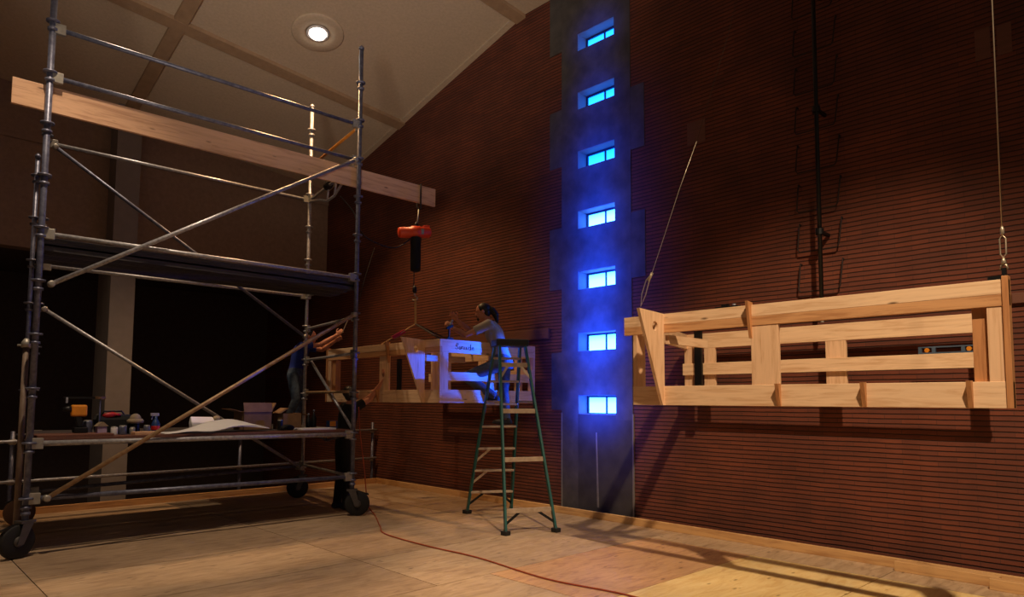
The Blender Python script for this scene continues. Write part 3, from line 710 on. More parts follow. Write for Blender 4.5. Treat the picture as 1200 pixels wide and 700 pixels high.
for k in range(1, 8):
    f_ = k*0.3/TZ; a, b = B1.lerp(TB1, f_), B2.lerp(TB2, f_)
    st = P(MB().bar(a, b, 0.085, 0.028), 'step', M['alu'], ld, bevel=0.004)
for z in (0.26, 0.84, 1.42, 2.0):
    f_ = z/TZ; a, b = R1.lerp(TR1, f_), R2.lerp(TR2, f_)
    P(MB().bar(a, b, 0.02, 0.055), 'rear_brace', M['alu'], ld, bevel=0.003)
def gus(p, q, m): P(MB().bar(p, q, 0.03, 0.008, ss), 'gusset_brace', m, ld)
a, b = R1.lerp(TR1, 0.26/TZ), R2.lerp(TR2, 0.26/TZ)
gus(R1.lerp(TR1, 0.05), a.lerp(b, 0.3)-V((0, 0, 0.02)), M['black']); gus(R2.lerp(TR2, 0.05), a.lerp(b, 0.7)-V((0, 0, 0.02)), M['black'])
a, b = R1.lerp(TR1, 2.0/TZ), R2.lerp(TR2, 2.0/TZ)
gus(R1.lerp(TR1, 0.80), a.lerp(b, 0.3), M['alu']); gus(R2.lerp(TR2, 0.80), a.lerp(b, 0.7), M['alu'])
for k in (1, 2, 3):
    f_ = k*0.3/TZ; a, b = B1.lerp(TB1, f_), B2.lerp(TB2, f_); m = M['black'] if k == 1 else M['alu']
    gus(B1.lerp(TB1, f_-0.075), a.lerp(b, 0.32)-V((0, 0, 0.01)), m)
    if k == 1: gus(B2.lerp(TB2, f_-0.075), a.lerp(b, 0.68)-V((0, 0, 0.01)), m)
cp = MB().obox(T0+V((0, 0, 0.0)), rr*0.215, ss*0.145, (0, 0, 0.045))
P(cp, 'top_cap', M['capb'], ld, bevel=0.012)
for s_ in (-1, 1):
    P(MB().bar(TB1.lerp(B1, 0.33) if s_ < 0 else TB2.lerp(B2, 0.33), TR1.lerp(R1, 0.33) if s_ < 0 else TR2.lerp(R2, 0.33), 0.006, 0.025), 'spreader', M['alu'], ld)

# ------------------------------------------------------------------ people
UP = V((0, 0, 1))
def ortho(f, u):
    f = V(f).normalized(); u = V(u); u = (u-f*u.dot(f)).normalized(); return f, u, u.cross(f)   # forward, up, left
def add_head(m, c, f, u, s=1.0):
    f, u, l = ortho(f, u); c = V(c)
    m.ell(c+u*0.028*s-f*0.012*s, l*0.074*s, f*0.094*s, u*0.088*s, 20, 12)            # cranium
    m.ell(c-u*0.035*s+f*0.022*s, l*0.060*s, f*0.066*s, u*0.082*s, 18, 10)            # face and jaw
    m.ell(c-u*0.095*s+f*0.060*s, l*0.026*s, f*0.022*s, u*0.020*s, 10, 6)             # chin
    m.caps(c+u*0.012*s+f*0.082*s, 0.009*s, c-u*0.028*s+f*0.102*s, 0.015*s)           # nose
    m.ell(c+u*0.028*s+f*0.078*s, l*0.050*s, f*0.014*s, u*0.010*s, 10, 6)             # brow
    m.ell(c-u*0.062*s+f*0.082*s, l*0.024*s, f*0.010*s, u*0.009*s, 10, 6)             # lips
    for q in (-1, 1): m.ell(c-u*0.005*s-f*0.012*s+l*q*0.076*s, l*0.010*s, f*0.019*s, u*0.032*s, 10, 6)
def add_hand(m, wr, d, palm_n, thumb_side, curl=0.6, s=1.0):
    """wr wrist, d direction of the palm, palm_n out of the palm, thumb_side unit vector"""
    d = V(d).normalized(); n = V(palm_n); n = (n-d*n.dot(d)).normalized(); t = V(thumb_side); t = (t-d*t.dot(d)-n*t.dot(n)).normalized()
    wr = V(wr); pc = wr+d*0.052*s
    m.ell(pc, t*0.042*s, n*0.017*s, d*0.056*s, 14, 8)
    m.ell(wr+d*0.03*s+t*0.022*s+n*0.008*s, t*0.02*s, n*0.018*s, d*0.03*s, 10, 6)
    for i, L in enumerate((0.072, 0.080, 0.074, 0.058)):
        b = wr+d*0.094*s+t*(0.030-0.020*i)*s-d*abs(i-1)*0.004*s
        a1 = curl*0.9; a2 = curl*2.0; a3 = curl*2.9; p = b
        for a, fr, r in ((a1, 0.45, 0.0088), (a2, 0.32, 0.0080), (a3, 0.23, 0.0072)):
            q = p+(d*math.cos(a)+n*math.sin(a))*L*fr*s; m.caps(p, r*s, q, r*0.93*s); p = q
    b = wr+d*0.03*s+t*0.034*s; q = b+(d*0.6+t*0.75+n*0.25).normalized()*0.042*s; m.caps(b, 0.0115*s, q, 0.010*s)
    m.caps(q, 0.010*s, q+(d*0.8+t*0.15+n*0.5*curl).normalized()*0.032*s, 0.0085*s)
def add_arm(m, sh, el, wr, k=1.0):
    m.caps(sh, 0.052*k, V(sh).lerp(V(el), 0.45), 0.046*k); m.caps(V(sh).lerp(V(el), 0.45), 0.046*k, el, 0.038*k)
    m.caps(el, 0.038*k, V(el).lerp(V(wr), 0.3), 0.041*k); m.caps(V(el).lerp(V(wr), 0.3), 0.041*k, wr, 0.026*k)
def add_torso(m, pel, chest, neck, left_p, left_c, f_p, f_c, g=0.0):
    pel, chest, neck = V(pel), V(chest), V(neck); ax = (chest-pel).normalized()
    rows = [(-0.10, 0.125, 0.095), (0.0, 0.155, 0.112), (0.35, 0.140, 0.100), (0.7, 0.155, 0.108), (1.0, 0.170, 0.115)]
    rs = []
    def ring(c, l, f, a, b): return [c+l*math.cos(2*PI*k/20)*(a+g)+f*math.sin(2*PI*k/20)*(b+g) for k in range(20)]
    for t, a, b in rows:
        l = V(left_p).lerp(V(left_c), max(0, t)).normalized(); f = V(f_p).lerp(V(f_c), max(0, t)).normalized()
        rs.append(ring(pel+(chest-pel)*t, l, f, a, b))
    l, f = V(left_c).normalized(), V(f_c).normalized(); up_ = (neck-chest)
    rs.append(ring(chest+up_*0.45, l, f, 0.175, 0.098)); rs.append(ring(chest+up_*0.72, l, f, 0.12, 0.075)); rs.append(ring(chest+up_*0.92, l, f, 0.062, 0.058))
    m.rings(rs)
def add_leg(m, hip, kn, an, g=0.0):
    hip, kn, an = V(hip), V(kn), V(an)
    m.caps(hip, 0.088+g, hip.lerp(kn, 0.5), 0.074+g); m.caps(hip.lerp(kn, 0.5), 0.074+g, kn, 0.056+g)
    m.caps(kn, 0.056+g, kn.lerp(an, 0.3), 0.057+g); m.caps(kn.lerp(an, 0.3), 0.057+g, an, 0.038+g)
def add_foot(m, an, d, g=0.0):
    d = V(d).normalized(); l = UP.cross(d); a = V(an)
    m.ell(a-UP*0.045+d*0.055, l*(0.043+g), d*(0.135+g), UP*(0.032+g), 16, 8); m.ell(a-UP*0.03-d*0.02, l*(0.036+g), d*(0.05+g), UP*(0.045+g), 12, 8)
    m.ell(a-UP*0.06+d*0.06, l*(0.045+g), d*(0.14+g), UP*(0.014+g), 16, 6)
def person(label, loc, J, mats_, sleeve=0.55, extra=None):
    root = None
    b = MB()
    add_torso(b, J['pel'], J['chest'], J['neck'], J['lp'], J['lc'], J['fp'], J['fc'])
    b.caps(J['neck']-(V(J['neck'])-V(J['chest'])).normalized()*0.06, 0.058, V(J['head'])-V(J['hu'])*0.05-V(J['hf'])*0.015, 0.052)
    add_head(b, J['head'], J['hf'], J['hu'])
    for s_ in 'LR':
        b.caps(V(J['chest']).lerp(V(J['neck']), 0.4)+V(J['lc'])*(0.10 if s_ == 'L' else -0.10), 0.062, J['sh'+s_], 0.056)
        add_arm(b, J['sh'+s_], J['el'+s_], J['wr'+s_])
        add_hand(b, J['wr'+s_], *J['hand'+s_])
        add_leg(b, J['hip'+s_], J['kn'+s_], J['an'+s_]); add_foot(b, J['an'+s_], J['toe'+s_])
    body = fuse(b, 'person', M['skin'], None, 0.0062, 3, origin=loc)
    body['label'] = label; body['category'] = 'person'
    sh = MB(); add_torso(sh, J['pel'], J['chest'], J['neck'], J['lp'], J['lc'], J['fp'], J['fc'], 0.014)
    for s_ in 'LR':
        s0, e0, w0 = V(J['sh'+s_]), V(J['el'+s_]), V(J['wr'+s_])
        sh.caps(V(J['chest']).lerp(V(J['neck']), 0.4)+V(J['lc'])*(0.10 if s_ == 'L' else -0.10), 0.076, s0, 0.072)
        if sleeve <= 1:
            sh.tube(s0, s0.lerp(e0, sleeve), 0.070, 0.064)
        else:
            sh.caps(s0, 0.066, e0, 0.054); sh.tube(e0, e0.lerp(w0, sleeve-1), 0.052, 0.044)
    fuse(sh, 'shirt', mats_['shirt'], body, 0.009, 3)
    pa = MB(); pv, ch_ = V(J['pel']), V(J['chest'])
    l, f = V(J['lp']).normalized(), V(J['fp']).normalized(); ax = (ch_-pv).normalized()
    pa.rings([[pv+ax*t+l*math.cos(2*PI*k/20)*a+f*math.sin(2*PI*k/20)*c_ for k in range(20)] for t, a, c_ in ((-0.12, 0.12, 0.09), (-0.05, 0.165, 0.122), (0.03, 0.172, 0.126), (0.10, 0.160, 0.116))])
    for s_ in 'LR':
        h, k_, a = V(J['hip'+s_]), V(J['kn'+s_]), V(J['an'+s_])
        pa.caps(h, 0.104, h.lerp(k_, 0.5), 0.090); pa.caps(h.lerp(k_, 0.5), 0.090, k_, 0.072); pa.caps(k_, 0.072, k_.lerp(a, 0.4), 0.070); pa.tube(k_.lerp(a, 0.4), a.lerp(k_, -0.02), 0.070, 0.060)
    fuse(pa, 'trousers', mats_['pants'], body, 0.010, 4)
    for s_ in 'LR':
        so = MB(); add_foot(so, J['an'+s_], J['toe'+s_], 0.008); fuse(so, 'shoe', mats_['shoe'], body, 0.007, 2)
    hf, hu, hl = ortho(J['hf'], J['hu']); c = V(J['head']); h = MB()
    h.ell(c+hu*0.038-hf*0.028, hl*0.084, hf*0.096, hu*0.088, 20, 12); h.ell(c-hu*0.015-hf*0.060, hl*0.074, hf*0.050, hu*0.075, 16, 10)
    if extra: extra(h, c, hf, hu, hl)
    fuse(h, 'hair', mats_.get('hair', M['hair']), body, 0.007, 2)
    return body, (hf, hu, hl)

# man on the ladder, seen from his left, leaning to the frame's top rail
F = V((-0.72, 0.69, 0)); Lf = V((-0.69, -0.72, 0))
def pony(h, c, f, u, l):
    q = c-f*0.085+u*0.04
    pts = [q, q-f*0.055-u*0.045, q-f*0.085-u*0.12, q-f*0.085-u*0.22]
    for i, r in enumerate((0.034, 0.046, 0.044)): h.caps(pts[i], r, pts[i+1], (0.046, 0.044, 0.020)[i])
    h.ell(c-u*0.088+f*0.075, l*0.034, f*0.026, u*0.026, 12, 8)   # dark lump at the chin
pel = V((6.45, 6.93, 2.09)); chest = V((6.35, 7.02, 2.47)); neck = V((6.30, 7.06, 2.635))
fc = (F*0.93-UP*0.30).normalized()
J = dict(pel=pel, chest=chest, neck=neck, lp=Lf, lc=Lf, fp=F, fc=fc, head=V((6.225, 7.125, 2.765)), hf=(F*0.96-UP*0.22).normalized(), hu=(UP*0.97+F*0.2).normalized(),
    shL=V((6.29, 7.06, 2.575))+Lf*0.17, elL=V((6.055, 7.25, 2.425))+Lf*0.16, wrL=V((5.915, 7.385, 2.535))+Lf*0.06,
    shR=V((6.29, 7.06, 2.575))-Lf*0.17, elR=V((6.11, 7.24, 2.50))-Lf*0.18, wrR=V((5.955, 7.36, 2.66))-Lf*0.05,
    hipL=pel+Lf*0.09-UP*0.03, knL=V((6.06, 7.25, 1.865))+Lf*0.13, anL=V((6.33, 6.98, 1.60))+Lf*0.06,
    hipR=pel-Lf*0.09-UP*0.03, knR=V((6.44, 6.92, 1.67))-Lf*0.10, anR=V((6.44, 6.86, 1.30))-Lf*0.05,
    toeL=F, toeR=(F-Lf*0.2), handL=((F*0.75+UP*0.65), -Lf*0.6+F*0.3, UP*0.6-F*0.5, 0.75), handR=((F*0.6+UP*0.75), Lf*0.7+F*0.2, UP*0.7-F*0.7, 0.7))
person('man in grey tee shirt and jeans with black ponytail leaning out from the step ladder', (6.43, 6.9, 1.22), J, dict(shirt=M['tee'], pants=M['jean'], shoe=M['shoe']), 0.62, pony)
# black clamp he holds
ck = thing('clamp', 'small black hand clamp gripped on the top rail of the left frame beneath his hands', 'clamp', (5.62, 7.02, 2.335))
P(MB().tube((5.56, 7.02, 2.337), (5.56, 7.02, 2.52), 0.012).box(5.53, 5.62, 7.005, 7.035, 2.337, 2.36), 'bar', M['black'], ck)
P(MB().obox((5.57, 7.02, 2.50), (0.06, 0.01, 0.02), (0, 0.014, 0), (0, 0, 0.018)), 'jaw', M['black'], ck, bevel=0.004)
P(MB().tube((5.58, 7.03, 2.52), (5.68, 7.10, 2.60), 0.014), 'handle', M['cast'], ck, True)

# worker in a blue shirt on the low deck behind the scaffold leg
F2 = V((0.80, -0.50, 0)).normalized(); F2 = V((0.72, -0.69, 0)); L2 = V((0.69, 0.72, 0))
pel = V((5.00, 10.16, 1.93)); chest = V((5.06, 10.12, 2.27)); neck = V((5.11, 10.08, 2.41))
J = dict(pel=pel, chest=chest, neck=neck, lp=L2, lc=L2, fp=F2, fc=(F2*0.93-UP*0.3).normalized(), head=V((5.19, 10.03, 2.52)), hf=(F2*0.97-UP*0.1).normalized(), hu=(UP*0.97+F2*0.2).normalized(),
    shL=neck-UP*0.05+L2*0.17, elL=V((5.34, 9.98, 2.33))+L2*0.14, wrL=V((5.49, 9.80, 2.47))+L2*0.09,
    shR=neck-UP*0.05-L2*0.17, elR=V((5.32, 9.93, 2.39))-L2*0.05, wrR=V((5.51, 9.755, 2.55))-L2*0.0,
    hipL=pel+L2*0.09-UP*0.03, knL=V((5.10, 10.14, 1.55))+L2*0.1, anL=V((5.00, 10.20, 1.235))+L2*0.08,
    hipR=pel-L2*0.09-UP*0.03, knR=V((5.03, 10.10, 1.53))-L2*0.1, anR=V((4.93, 10.16, 1.235))-L2*0.1,
    toeL=F2, toeR=F2, handL=((F2*0.8+UP*0.5), -L2*0.6-UP*0.3, UP*0.6-F2*0.4, 0.7), handR=((F2*0.72+UP*0.65), L2*0.7, UP*0.6-F2*0.5, 0.7))
for k_, v_ in list(J.items()):
    if k_ in ('pel', 'chest', 'neck', 'head') or k_[:2] in ('sh', 'el', 'wr', 'hi', 'kn', 'an'): J[k_] = V(v_)+V((0.225, 0.46, 0.018))*1.0+V((0, 0, (V(v_).z-1.55)*0.045))
person('worker in bright blue shirt reaching out with a pencil beside the rear scaffold leg', (5.0, 10.16, 1.15), J, dict(shirt=M['bluesh'], pants=M['jean2'], shoe=M['shoe']), 0.6)
solo(MB().tube((5.80, 10.15, 2.65), (5.86, 10.095, 2.85), 0.008).tube((5.86, 10.095, 2.85), (5.867, 10.089, 2.875), 0.008, 0.002), 'pencil', M['wire'], 'pale thin marking pencil held up by the worker in blue', 'pencil', (5.815, 10.13, 2.655))

# worker in black standing behind the front right leg, back to the room
F3 = V((0.60, -0.80, 0)).normalized(); F3 = V((0.83, -0.10, 0)).normalized(); L3 = UP.cross(F3)
pel = V((5.13, 8.84, 0.93)); chest = V((5.15, 8.80, 1.33)); neck = V((5.165, 8.785, 1.50))
J = dict(pel=pel, chest=chest, neck=neck, lp=L3, lc=L3, fp=F3, fc=F3, head=V((5.18, 8.765, 1.635)), hf=(F3*0.9+UP*0.35).normalized(), hu=(UP*0.95-F3*0.3).normalized(),
    shL=neck-UP*0.06+L3*0.18, elL=V((5.32, 8.88, 1.43)), wrL=V((5.40, 8.64, 1.60)),
    shR=neck-UP*0.06-L3*0.18, elR=V((5.36, 8.565, 1.555)), wrR=V((5.43, 8.30, 1.845)),
    hipL=pel+L3*0.09-UP*0.03, knL=V((5.14, 8.94, 0.49)), anL=V((5.10, 8.96, 0.085)),
    hipR=pel-L3*0.09-UP*0.03, knR=V((5.16, 8.76, 0.49)), anR=V((5.13, 8.76, 0.085)),
    toeL=F3, toeR=(F3-L3*0.2), handL=((UP*0.75+F3*0.35), F3*0.8, -L3, 0.8), handR=((UP*0.95-F3*0.25), F3*0.7, L3, 0.25))
person('worker in black clothes standing behind the front right scaffold leg with one bare arm raised', (5.13, 8.84, 0.0), J, dict(shirt=M['blackc'], pants=M['blackc'], shoe=M['shoe']), 0.6)

# ------------------------------------------------------------------ clutter on the low deck
DZ = 1.150
t = thing('cardboard_box', 'larger open cardboard box with raised flaps on the scaffold deck', 'box', (3.83, 8.95, DZ))
b0 = MB(); x0, x1, y0, y1, z1 = 3.67, 4.05, 8.86, 9.18, DZ+0.235
b0.box(x0, x1, y0, y1, DZ, DZ+0.006).box(x0, x0+0.006, y0, y1, DZ, z1).box(x1-0.006, x1, y0, y1, DZ, z1).box(x0, x1, y0, y0+0.006, DZ, z1).box(x0, x1, y1-0.006, y1, DZ, z1)
P(b0, 'carton', M['card'], t)
P(MB().obox(((x0+x1)/2, y0+0.005, z1+0.06), ((x1-x0)/2, 0, 0), (0, 0.003, 0), (0, 0.015, 0.06)), 'flap', M['card'], t)
P(MB().obox((x0-0.085, (y0+y1)/2, z1+0.02), (0.085, 0, -0.02), (0, 0.15, 0), (0, 0, 0.003)), 'flap', M['card'], t)
P(MB().obox((x1+0.03, (y0+y1)/2, z1+0.06), (0.03, 0, 0.055), (0, 0.15, 0), (0.003, 0, -0.002)), 'flap', M['card'], t)
t = thing('cardboard_box', 'smaller cardboard box with one flap up near the scaffold leg', 'box', (4.3, 8.95, DZ))
b0 = MB(); x0, x1, y0, y1, z1 = 4.17, 4.44, 8.80, 9.08, DZ+0.21
b0.box(x0, x1, y0, y1, DZ, DZ+0.006).box(x0, x0+0.006, y0, y1, DZ, z1).box(x1-0.006, x1, y0, y1, DZ, z1).box(x0, x1, y0, y0+0.006, DZ, z1).box(x0, x1, y1-0.006, y1, DZ, z1)
P(b0, 'carton', M['card'], t)
P(MB().obox((x0+0.03, (y0+y1)/2, z1+0.035), (0.055, 0, 0.035), (0, 0.13, 0), (-0.001, 0, 0.003)), 'flap', M['card'], t)
P(MB().obox((x1+0.05, (y0+y1)/2, z1-0.01), (0.05, 0, -0.012), (0, 0.13, 0), (0, 0, 0.003)), 'flap', M['card'], t)
# big sheet of paper, draped
ps = MB(); nx, ny = 22, 10; g = []
for i in range(nx+1):
    row = []
    for j in range(ny+1):
        u, w = i/nx, j/ny
        x = 2.56+1.22*u+0.03*math.sin(5*w); y = 8.33+0.42*w
        z = DZ+0.006+0.145*math.exp(-((u-0.72)/0.34)**2)*(0.45+0.55*w)+0.035*math.sin(u*9+w*3)*math.sin(PI*min(1, u*1.6))*(1-w*0.5)*(0.3+u)
        z = max(z, DZ+0.006)
        row.append(ps.bm.verts.new((x, y, z)))
    g.append(row)
for i in range(nx):
    for j in range(ny): ps.bm.faces.new([g[i][j], g[i+1][j], g[i+1][j+1], g[i][j+1]])
o = solo(ps, 'paper_sheet', M['white'], 'large rumpled white drawing sheet spread on the scaffold deck', 'paper', (3.3, 8.5, DZ), smooth=True)
so = o.modifiers.new('t', 'SOLIDIFY'); so.thickness = 0.003
# paper bag
pb = thing('paper_bag', 'crumpled pale paper bag behind the drawing sheet', 'bag', (3.12, 8.95, DZ))
P(MB().rings([[(3.05, 8.86, DZ), (3.32, 8.86, DZ), (3.32, 9.0, DZ), (3.05, 9.0, DZ)], [(3.03, 8.87, DZ+0.11), (3.33, 8.88, DZ+0.10), (3.32, 8.99, DZ+0.11), (3.04, 9.0, DZ+0.10)], [(3.03, 8.91, DZ+0.18), (3.30, 8.92, DZ+0.175), (3.30, 8.95, DZ+0.17), (3.04, 8.95, DZ+0.18)]]), 'bag', M['white'], pb, bevel=0.01)
P(MB().ell((3.35, 8.93, DZ+0.145), (0.05, 0, 0), (0, 0.05, 0), (0, 0, 0.045)), 'crumpled_corner', M['straw'], pb, True)
# cordless drill stood on its battery
dr = thing('cordless_drill', 'yellow cordless drill standing on the left end of the scaffold deck', 'drill', (1.80, 8.62, DZ+0.03))
dz = DZ+0.03
P(MB().box(1.73, 1.86, 8.56, 8.67, dz, dz+0.06), 'battery', M['black'], dr, bevel=0.008)
P(MB().prism([(1.765, 8.585, dz+0.06), (1.82, 8.585, dz+0.06), (1.80, 8.585, dz+0.18), (1.735, 8.585, dz+0.18)], (0, 0.06, 0)), 'handle', M['black'], dr, bevel=0.01)
P(MB().box(1.70, 1.85, 8.575, 8.655, dz+0.175, dz+0.30), 'housing', M['yellow'], dr, bevel=0.018)
P(MB().lathe((1.70, 8.615, dz+0.255), [(0.036, 0), (0.034, 0.03), (0.018, 0.075), (0.006, 0.08)], (-1, 0, 0)), 'chuck', M['black'], dr, True)
# wooden board at the left end
solo(MB().box(1.36, 2.05, 8.31, 8.72, DZ, DZ+0.028), 'board', M['band'], 'short reddish wood board lying under the yellow drill', 'board', (1.7, 8.5, DZ), bevel=0.004)
# bar clamp standing up
bc = thing('bar_clamp', 'long dark bar clamp with wooden grip propped above the tools at the left end', 'clamp', (1.86, 8.78, DZ))
P(MB().box(1.66, 2.02, 8.775, 8.785, 1.545, 1.567), 'bar', M['black'], bc)
P(MB().tube((1.96, 8.78, 1.558), (2.06, 8.78, 1.558), 0.018), 'grip', M['yel'], bc, True)
P(MB().tube((2.01, 8.78, DZ), (2.01, 8.78, 1.55), 0.008), 'screw', M['galvd'], bc, True)
P(MB().box(1.68, 1.70, 8.77, 8.79, 1.50, 1.56), 'jaw', M['galv'], bc)
# pale lilac carton with a gable top
mc = thing('carton', 'small lilac gable topped carton beside the black tool bag', 'carton', (1.99, 8.60, DZ+0.028))
cz0 = DZ+0.028
P(MB().box(1.945, 2.035, 8.55, 8.65, cz0, cz0+0.07), 'body', M['lilac'], mc)
P(MB().prism([(1.93, 8.54, cz0+0.07), (2.05, 8.54, cz0+0.07), (2.0, 8.54, cz0+0.115), (1.98, 8.54, cz0+0.115)], (0, 0.12, 0)), 'lid', M['straw'], mc)
# tool bag
tb_ = thing('tool_bag', 'black open tool bag holding a red tool in the middle left of the deck', 'bag', (2.16, 8.9, DZ))
P(MB().rings([[(2.02, 8.80, DZ), (2.36, 8.80, DZ), (2.36, 9.02, DZ), (2.02, 9.02, DZ)], [(2.0, 8.79, DZ+0.16), (2.38, 8.79, DZ+0.16), (2.38, 9.03, DZ+0.16), (2.0, 9.03, DZ+0.16)], [(2.02, 8.83, DZ+0.225), (2.36, 8.83, DZ+0.215), (2.36, 8.99, DZ+0.215), (2.02, 8.99, DZ+0.225)]]), 'bag', M['blackc'], tb_, bevel=0.015)
P(MB().path([(2.06, 8.90, DZ+0.21), (2.08, 8.90, DZ+0.255), (2.26, 8.90, DZ+0.255), (2.29, 8.90, DZ+0.21)], 0.010), 'handle', M['black'], tb_, True)
solo(MB().ell((2.12, 8.82, DZ+0.215), (0.075, 0, 0.008), (0, 0.03, 0), (0, 0, 0.032)).caps((2.17, 8.81, DZ+0.22), 0.02, (2.22, 8.81, DZ+0.215), 0.012), 'hand_tool', M['red'], 'red handled tool lying on top of the black tool bag', 'tool', (2.12, 8.82, DZ+0.2), smooth=True)
# canvas hat on a tin
ht = thing('hat', 'khaki canvas hat resting on a dark tin right of the tool bag', 'hat', (2.36, 8.72, DZ+0.12))
P(MB().lathe((2.36, 8.72, DZ+0.12), [(0.075, 0), (0.085, 0.004), (0.088, 0.03), (0.075, 0.045), (0.07, 0.05)]), 'brim', M['straw'], ht, True)
P(MB().ell((2.36, 8.72, DZ+0.17), (0.06, 0, 0), (0, 0.06, 0), (0, 0, 0.06)), 'crown', M['straw'], ht, True)
def tin(x, y, r, h, m, lab, cat='tin', nm='tin'):
    o = thing(nm, lab, cat, (x, y, DZ))
    P(MB().lathe((x, y, DZ), [(r*0.96, 0), (r, 0.006), (r, h-0.008), (r*0.96, h)], n=20), 'can', m, o, True)
    P(MB().lathe((x, y, DZ+h), [(r*0.9, -0.002), (r*0.92, 0.008), (r*0.6, 0.012)], n=20), 'lid', M['cast'], o, True)
tin(2.36, 8.72, 0.05, 0.115, M['black'], 'dark round tin carrying the khaki hat')
tin(2.20, 8.58, 0.042, 0.09, M['galvd'], 'grey can in front of the black tool bag', 'can', 'can')
tin(2.11, 8.56, 0.035, 0.08, M['white'], 'pale small jar beside the lilac carton', 'jar', 'jar')
tin(2.29, 8.56, 0.03, 0.07, M['cast'], 'silver small can in front of the hat', 'can', 'can')
tin(2.44, 8.56, 0.035, 0.09, M['galvd'], 'grey can between the hat and the spray bottle', 'can', 'can')
tin(1.89, 8.74, 0.045, 0.15, M['galvd'], 'taller grey canister between the drill and the lilac carton', 'can', 'can')
# spray bottle
sb = thing('spray_bottle', 'blue spray bottle with a red label band standing right of the hat', 'bottle', (2.56, 8.66, DZ))
P(MB().lathe((2.56, 8.66, DZ), [(0.042, 0), (0.045, 0.01), (0.045, 0.11), (0.03, 0.145), (0.016, 0.165), (0.016, 0.20)]), 'bottle', M['bluep'], sb, True)
P(MB().lathe((2.56, 8.66, DZ), [(0.046, 0.04), (0.0465, 0.042), (0.0465, 0.085), (0.046, 0.087)]), 'label_band', M['red'], sb, True)
P(MB().box(2.50, 2.59, 8.645, 8.675, DZ+0.20, DZ+0.235).obox((2.52, 8.66, DZ+0.18), (0.006, 0, 0.022), (0, 0.008, 0), (0.004, 0, 0)), 'trigger_head', M['cast'], sb, bevel=0.004)
solo(MB().box(2.26, 2.52, 8.34, 8.50, DZ, DZ+0.035), 'wood_block', M['plank'], 'flat pale wood block in front of the small cans', 'block', (2.4, 8.42, DZ), bevel=0.004)
tin(4.09, 8.70, 0.035, 0.12, M['black'], 'black tumbler between the two cardboard boxes', 'cup', 'cup')
cp_ = thing('cap', 'black soft cap lying in front of the two cardboard boxes', 'cap', (4.12, 8.55, DZ))
P(MB().ell((4.12, 8.55, DZ+0.03), (0.09, 0, 0), (0, 0.08, 0), (0, 0, 0.045)), 'crown', M['blackc'], cp_, True)
P(MB().ell((4.03, 8.50, DZ+0.012), (0.07, 0, 0), (0, 0.06, 0), (0, 0, 0.008)), 'peak', M['blackc'], cp_, True)
solo(MB().box(4.22, 4.72, 8.36, 8.66, DZ, DZ+0.022), 'document_stack', M['white'], 'flat stack of white papers near the right end of the deck', 'papers', (4.45, 8.5, DZ), bevel=0.003)
sb2 = thing('small_carton', 'small yellow and blue carton at the right end of the deck', 'carton', (4.87, 8.72, DZ))
P(MB().box(4.80, 4.92, 8.68, 8.78, DZ, DZ+0.105), 'carton', M['bluep'], sb2, bevel=0.003)
P(MB().box(4.80, 4.89, 8.674, 8.6795, DZ+0.03, DZ+0.10), 'front_panel', M['yellow'], sb2)
# bottles by the scaffold leg at the back
for x_, h_, lab in ((4.62, 0.19, 'dark bottle right of the smaller cardboard box'), (4.70, 0.24, 'taller dark bottle near the blue shirted worker')):
    o = thing('bottle', lab, 'bottle', (x_, 8.95, DZ))
    P(MB().lathe((x_, 8.95, DZ), [(0.034, 0), (0.036, 0.008), (0.036, h_*0.6), (0.014, h_*0.8), (0.013, h_)]), 'glass', M['black'], o, True)
    P(MB().lathe((x_, 8.95, DZ+h_), [(0.015, -0.01), (0.015, 0.014), (0.008, 0.016)]), 'cap', M['galvd'], o, True)

# lumber offcuts at the foot of the wall
solo(MB().bar((7.085, 2.26, 0.045), (7.085, 1.45, 0.045), 0.09, 0.09), 'lumber_offcut', M['curb'], 'longer lumber offcut lying against the curb under the right timber frame', 'lumber', (7.08, 1.85, 0), bevel=0.004)
solo(MB().bar((6.975, 1.50, 0.045), (6.965, 0.9, 0.045), 0.09, 0.09), 'lumber_offcut', M['curb'], 'shorter lumber offcut lying in front of the longer one at the right edge', 'lumber', (6.97, 1.2, 0), bevel=0.004)

# ------------------------------------------------------------------ lights
S.world = bpy.data.worlds.new('world'); S.world.use_nodes = True
bg = S.world.node_tree.nodes['Background']; bg.inputs[0].default_value = (0.95, 0.82, 0.70, 1); bg.inputs[1].default_value = 0.13
WARM = (1.0, 0.76, 0.52)
def spot(loc, target, energy, size, color=WARM, blend=0.6, radius=0.08):
    l = bpy.data.lights.new('spot', 'SPOT'); l.energy = energy; l.color = color; l.spot_size = math.radians(size); l.spot_blend = blend; l.shadow_soft_size = radius
    o = bpy.data.objects.new('spot', l); COL.objects.link(o); o.location = loc
    o.rotation_euler = (V(target)-V(loc)).to_track_quat('-Z', 'Y').to_euler(); return o
spot((2.0, -0.9, 8.1), (5.7, 2.6, 0.9), 3000, 46, (1.0, 0.73, 0.47), radius=0.12)
spot((1.2, 6.2, 7.9), (1.1, 7.0, 0.0), 900, 70)
spot((1.7, 9.72, ceil_z(1.7, 9.72)-0.12), (1.9, 9.4, 0.0), 330, 100)
spot((5.0, 9.70, ceil_z(5, 9.7)-0.12), (4.7, 9.3, 0.0), 560, 100, (1.0, 0.56, 0.24))
spot((7.0, 5.4, 7.2), (6.3, 6.0, 0.0), 260, 29, radius=0.05)
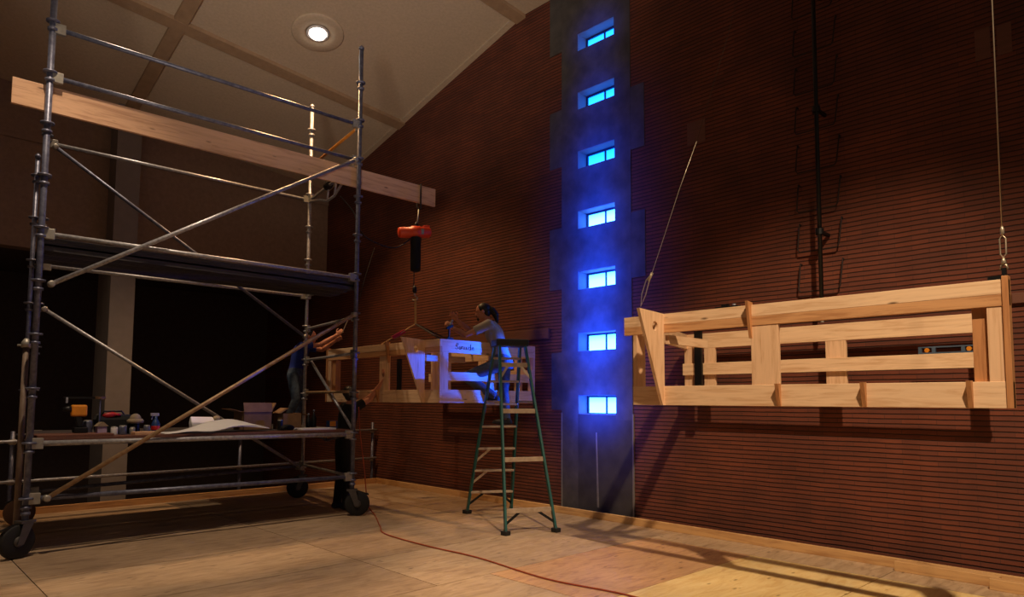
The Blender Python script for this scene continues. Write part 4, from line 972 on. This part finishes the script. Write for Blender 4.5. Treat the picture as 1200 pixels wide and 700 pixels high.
# added unseen uplight left of the view to brighten the ceiling
spot((-1.8, 0.6, 2.6), (4.0, 7.4, 8.4), 1750, 54, (1.0, 0.84, 0.68), blend=0.9, radius=0.8)
# added mid-air blue spots aimed at the wall, imitating glow around its windows
BLUE = (0.006, 0.06, 1.0)
for k, s_ in enumerate(wz):
    ym_ = (WY0+WY1)/2; dd = 0.55
    spot((XW-dd, ym_, s_+WH/2), (XW, ym_, s_+WH/2), (110, 150, 110, 60, 30, 16, 11)[k], 110, BLUE, 1.0, 0.05)
    if k < 5: spot((XW-1.1, ym_, s_+WH/2), (XW, ym_, s_+WH/2), (60, 70, 60, 45, 30)[k], 120, BLUE, 1.0, 0.05)
spot((7.28, 6.15, 2.22), (6.05, 7.0, 2.14), 620, 30, (0.001, 0.08, 1.0), 1.0, 0.05)  # spots at the window openings for the daylight on the left frame
spot((7.28, 6.15, 1.5), (6.05, 7.0, 1.70), 340, 30, (0.001, 0.08, 1.0), 0.9, 0.05)

# ------------------------------------------------------------------ camera
cam = bpy.data.cameras.new('camera'); co = bpy.data.objects.new('camera', cam); COL.objects.link(co)
cam.sensor_fit = 'HORIZONTAL'; cam.sensor_width = 36.0; cam.lens = 808.34/1200*36; cam.shift_y = (409.14-350)/1200
cam.clip_start = 0.05; cam.clip_end = 200
yaw, pitch, roll = math.radians(46.363), math.radians(4.2734), math.radians(0.2805)
fw = V((math.cos(yaw)*math.cos(pitch), math.sin(yaw)*math.cos(pitch), math.sin(pitch)))
ri = V((math.sin(yaw), -math.cos(yaw), 0)); u_ = ri.cross(fw)
r_ = ri*math.cos(roll)+u_*math.sin(roll); u2 = u_*math.cos(roll)-ri*math.sin(roll)
co.matrix_world = Matrix(((r_.x, u2.x, -fw.x, 0), (r_.y, u2.y, -fw.y, 0), (r_.z, u2.z, -fw.z, 1.55), (0, 0, 0, 1)))
S.camera = co
vs = S.view_settings
S.display_settings.display_device = 'sRGB'
vs.view_transform = 'Standard'; vs.look = 'None'; vs.gamma = 1; vs.use_curve_mapping = False; vs.exposure = 0.15
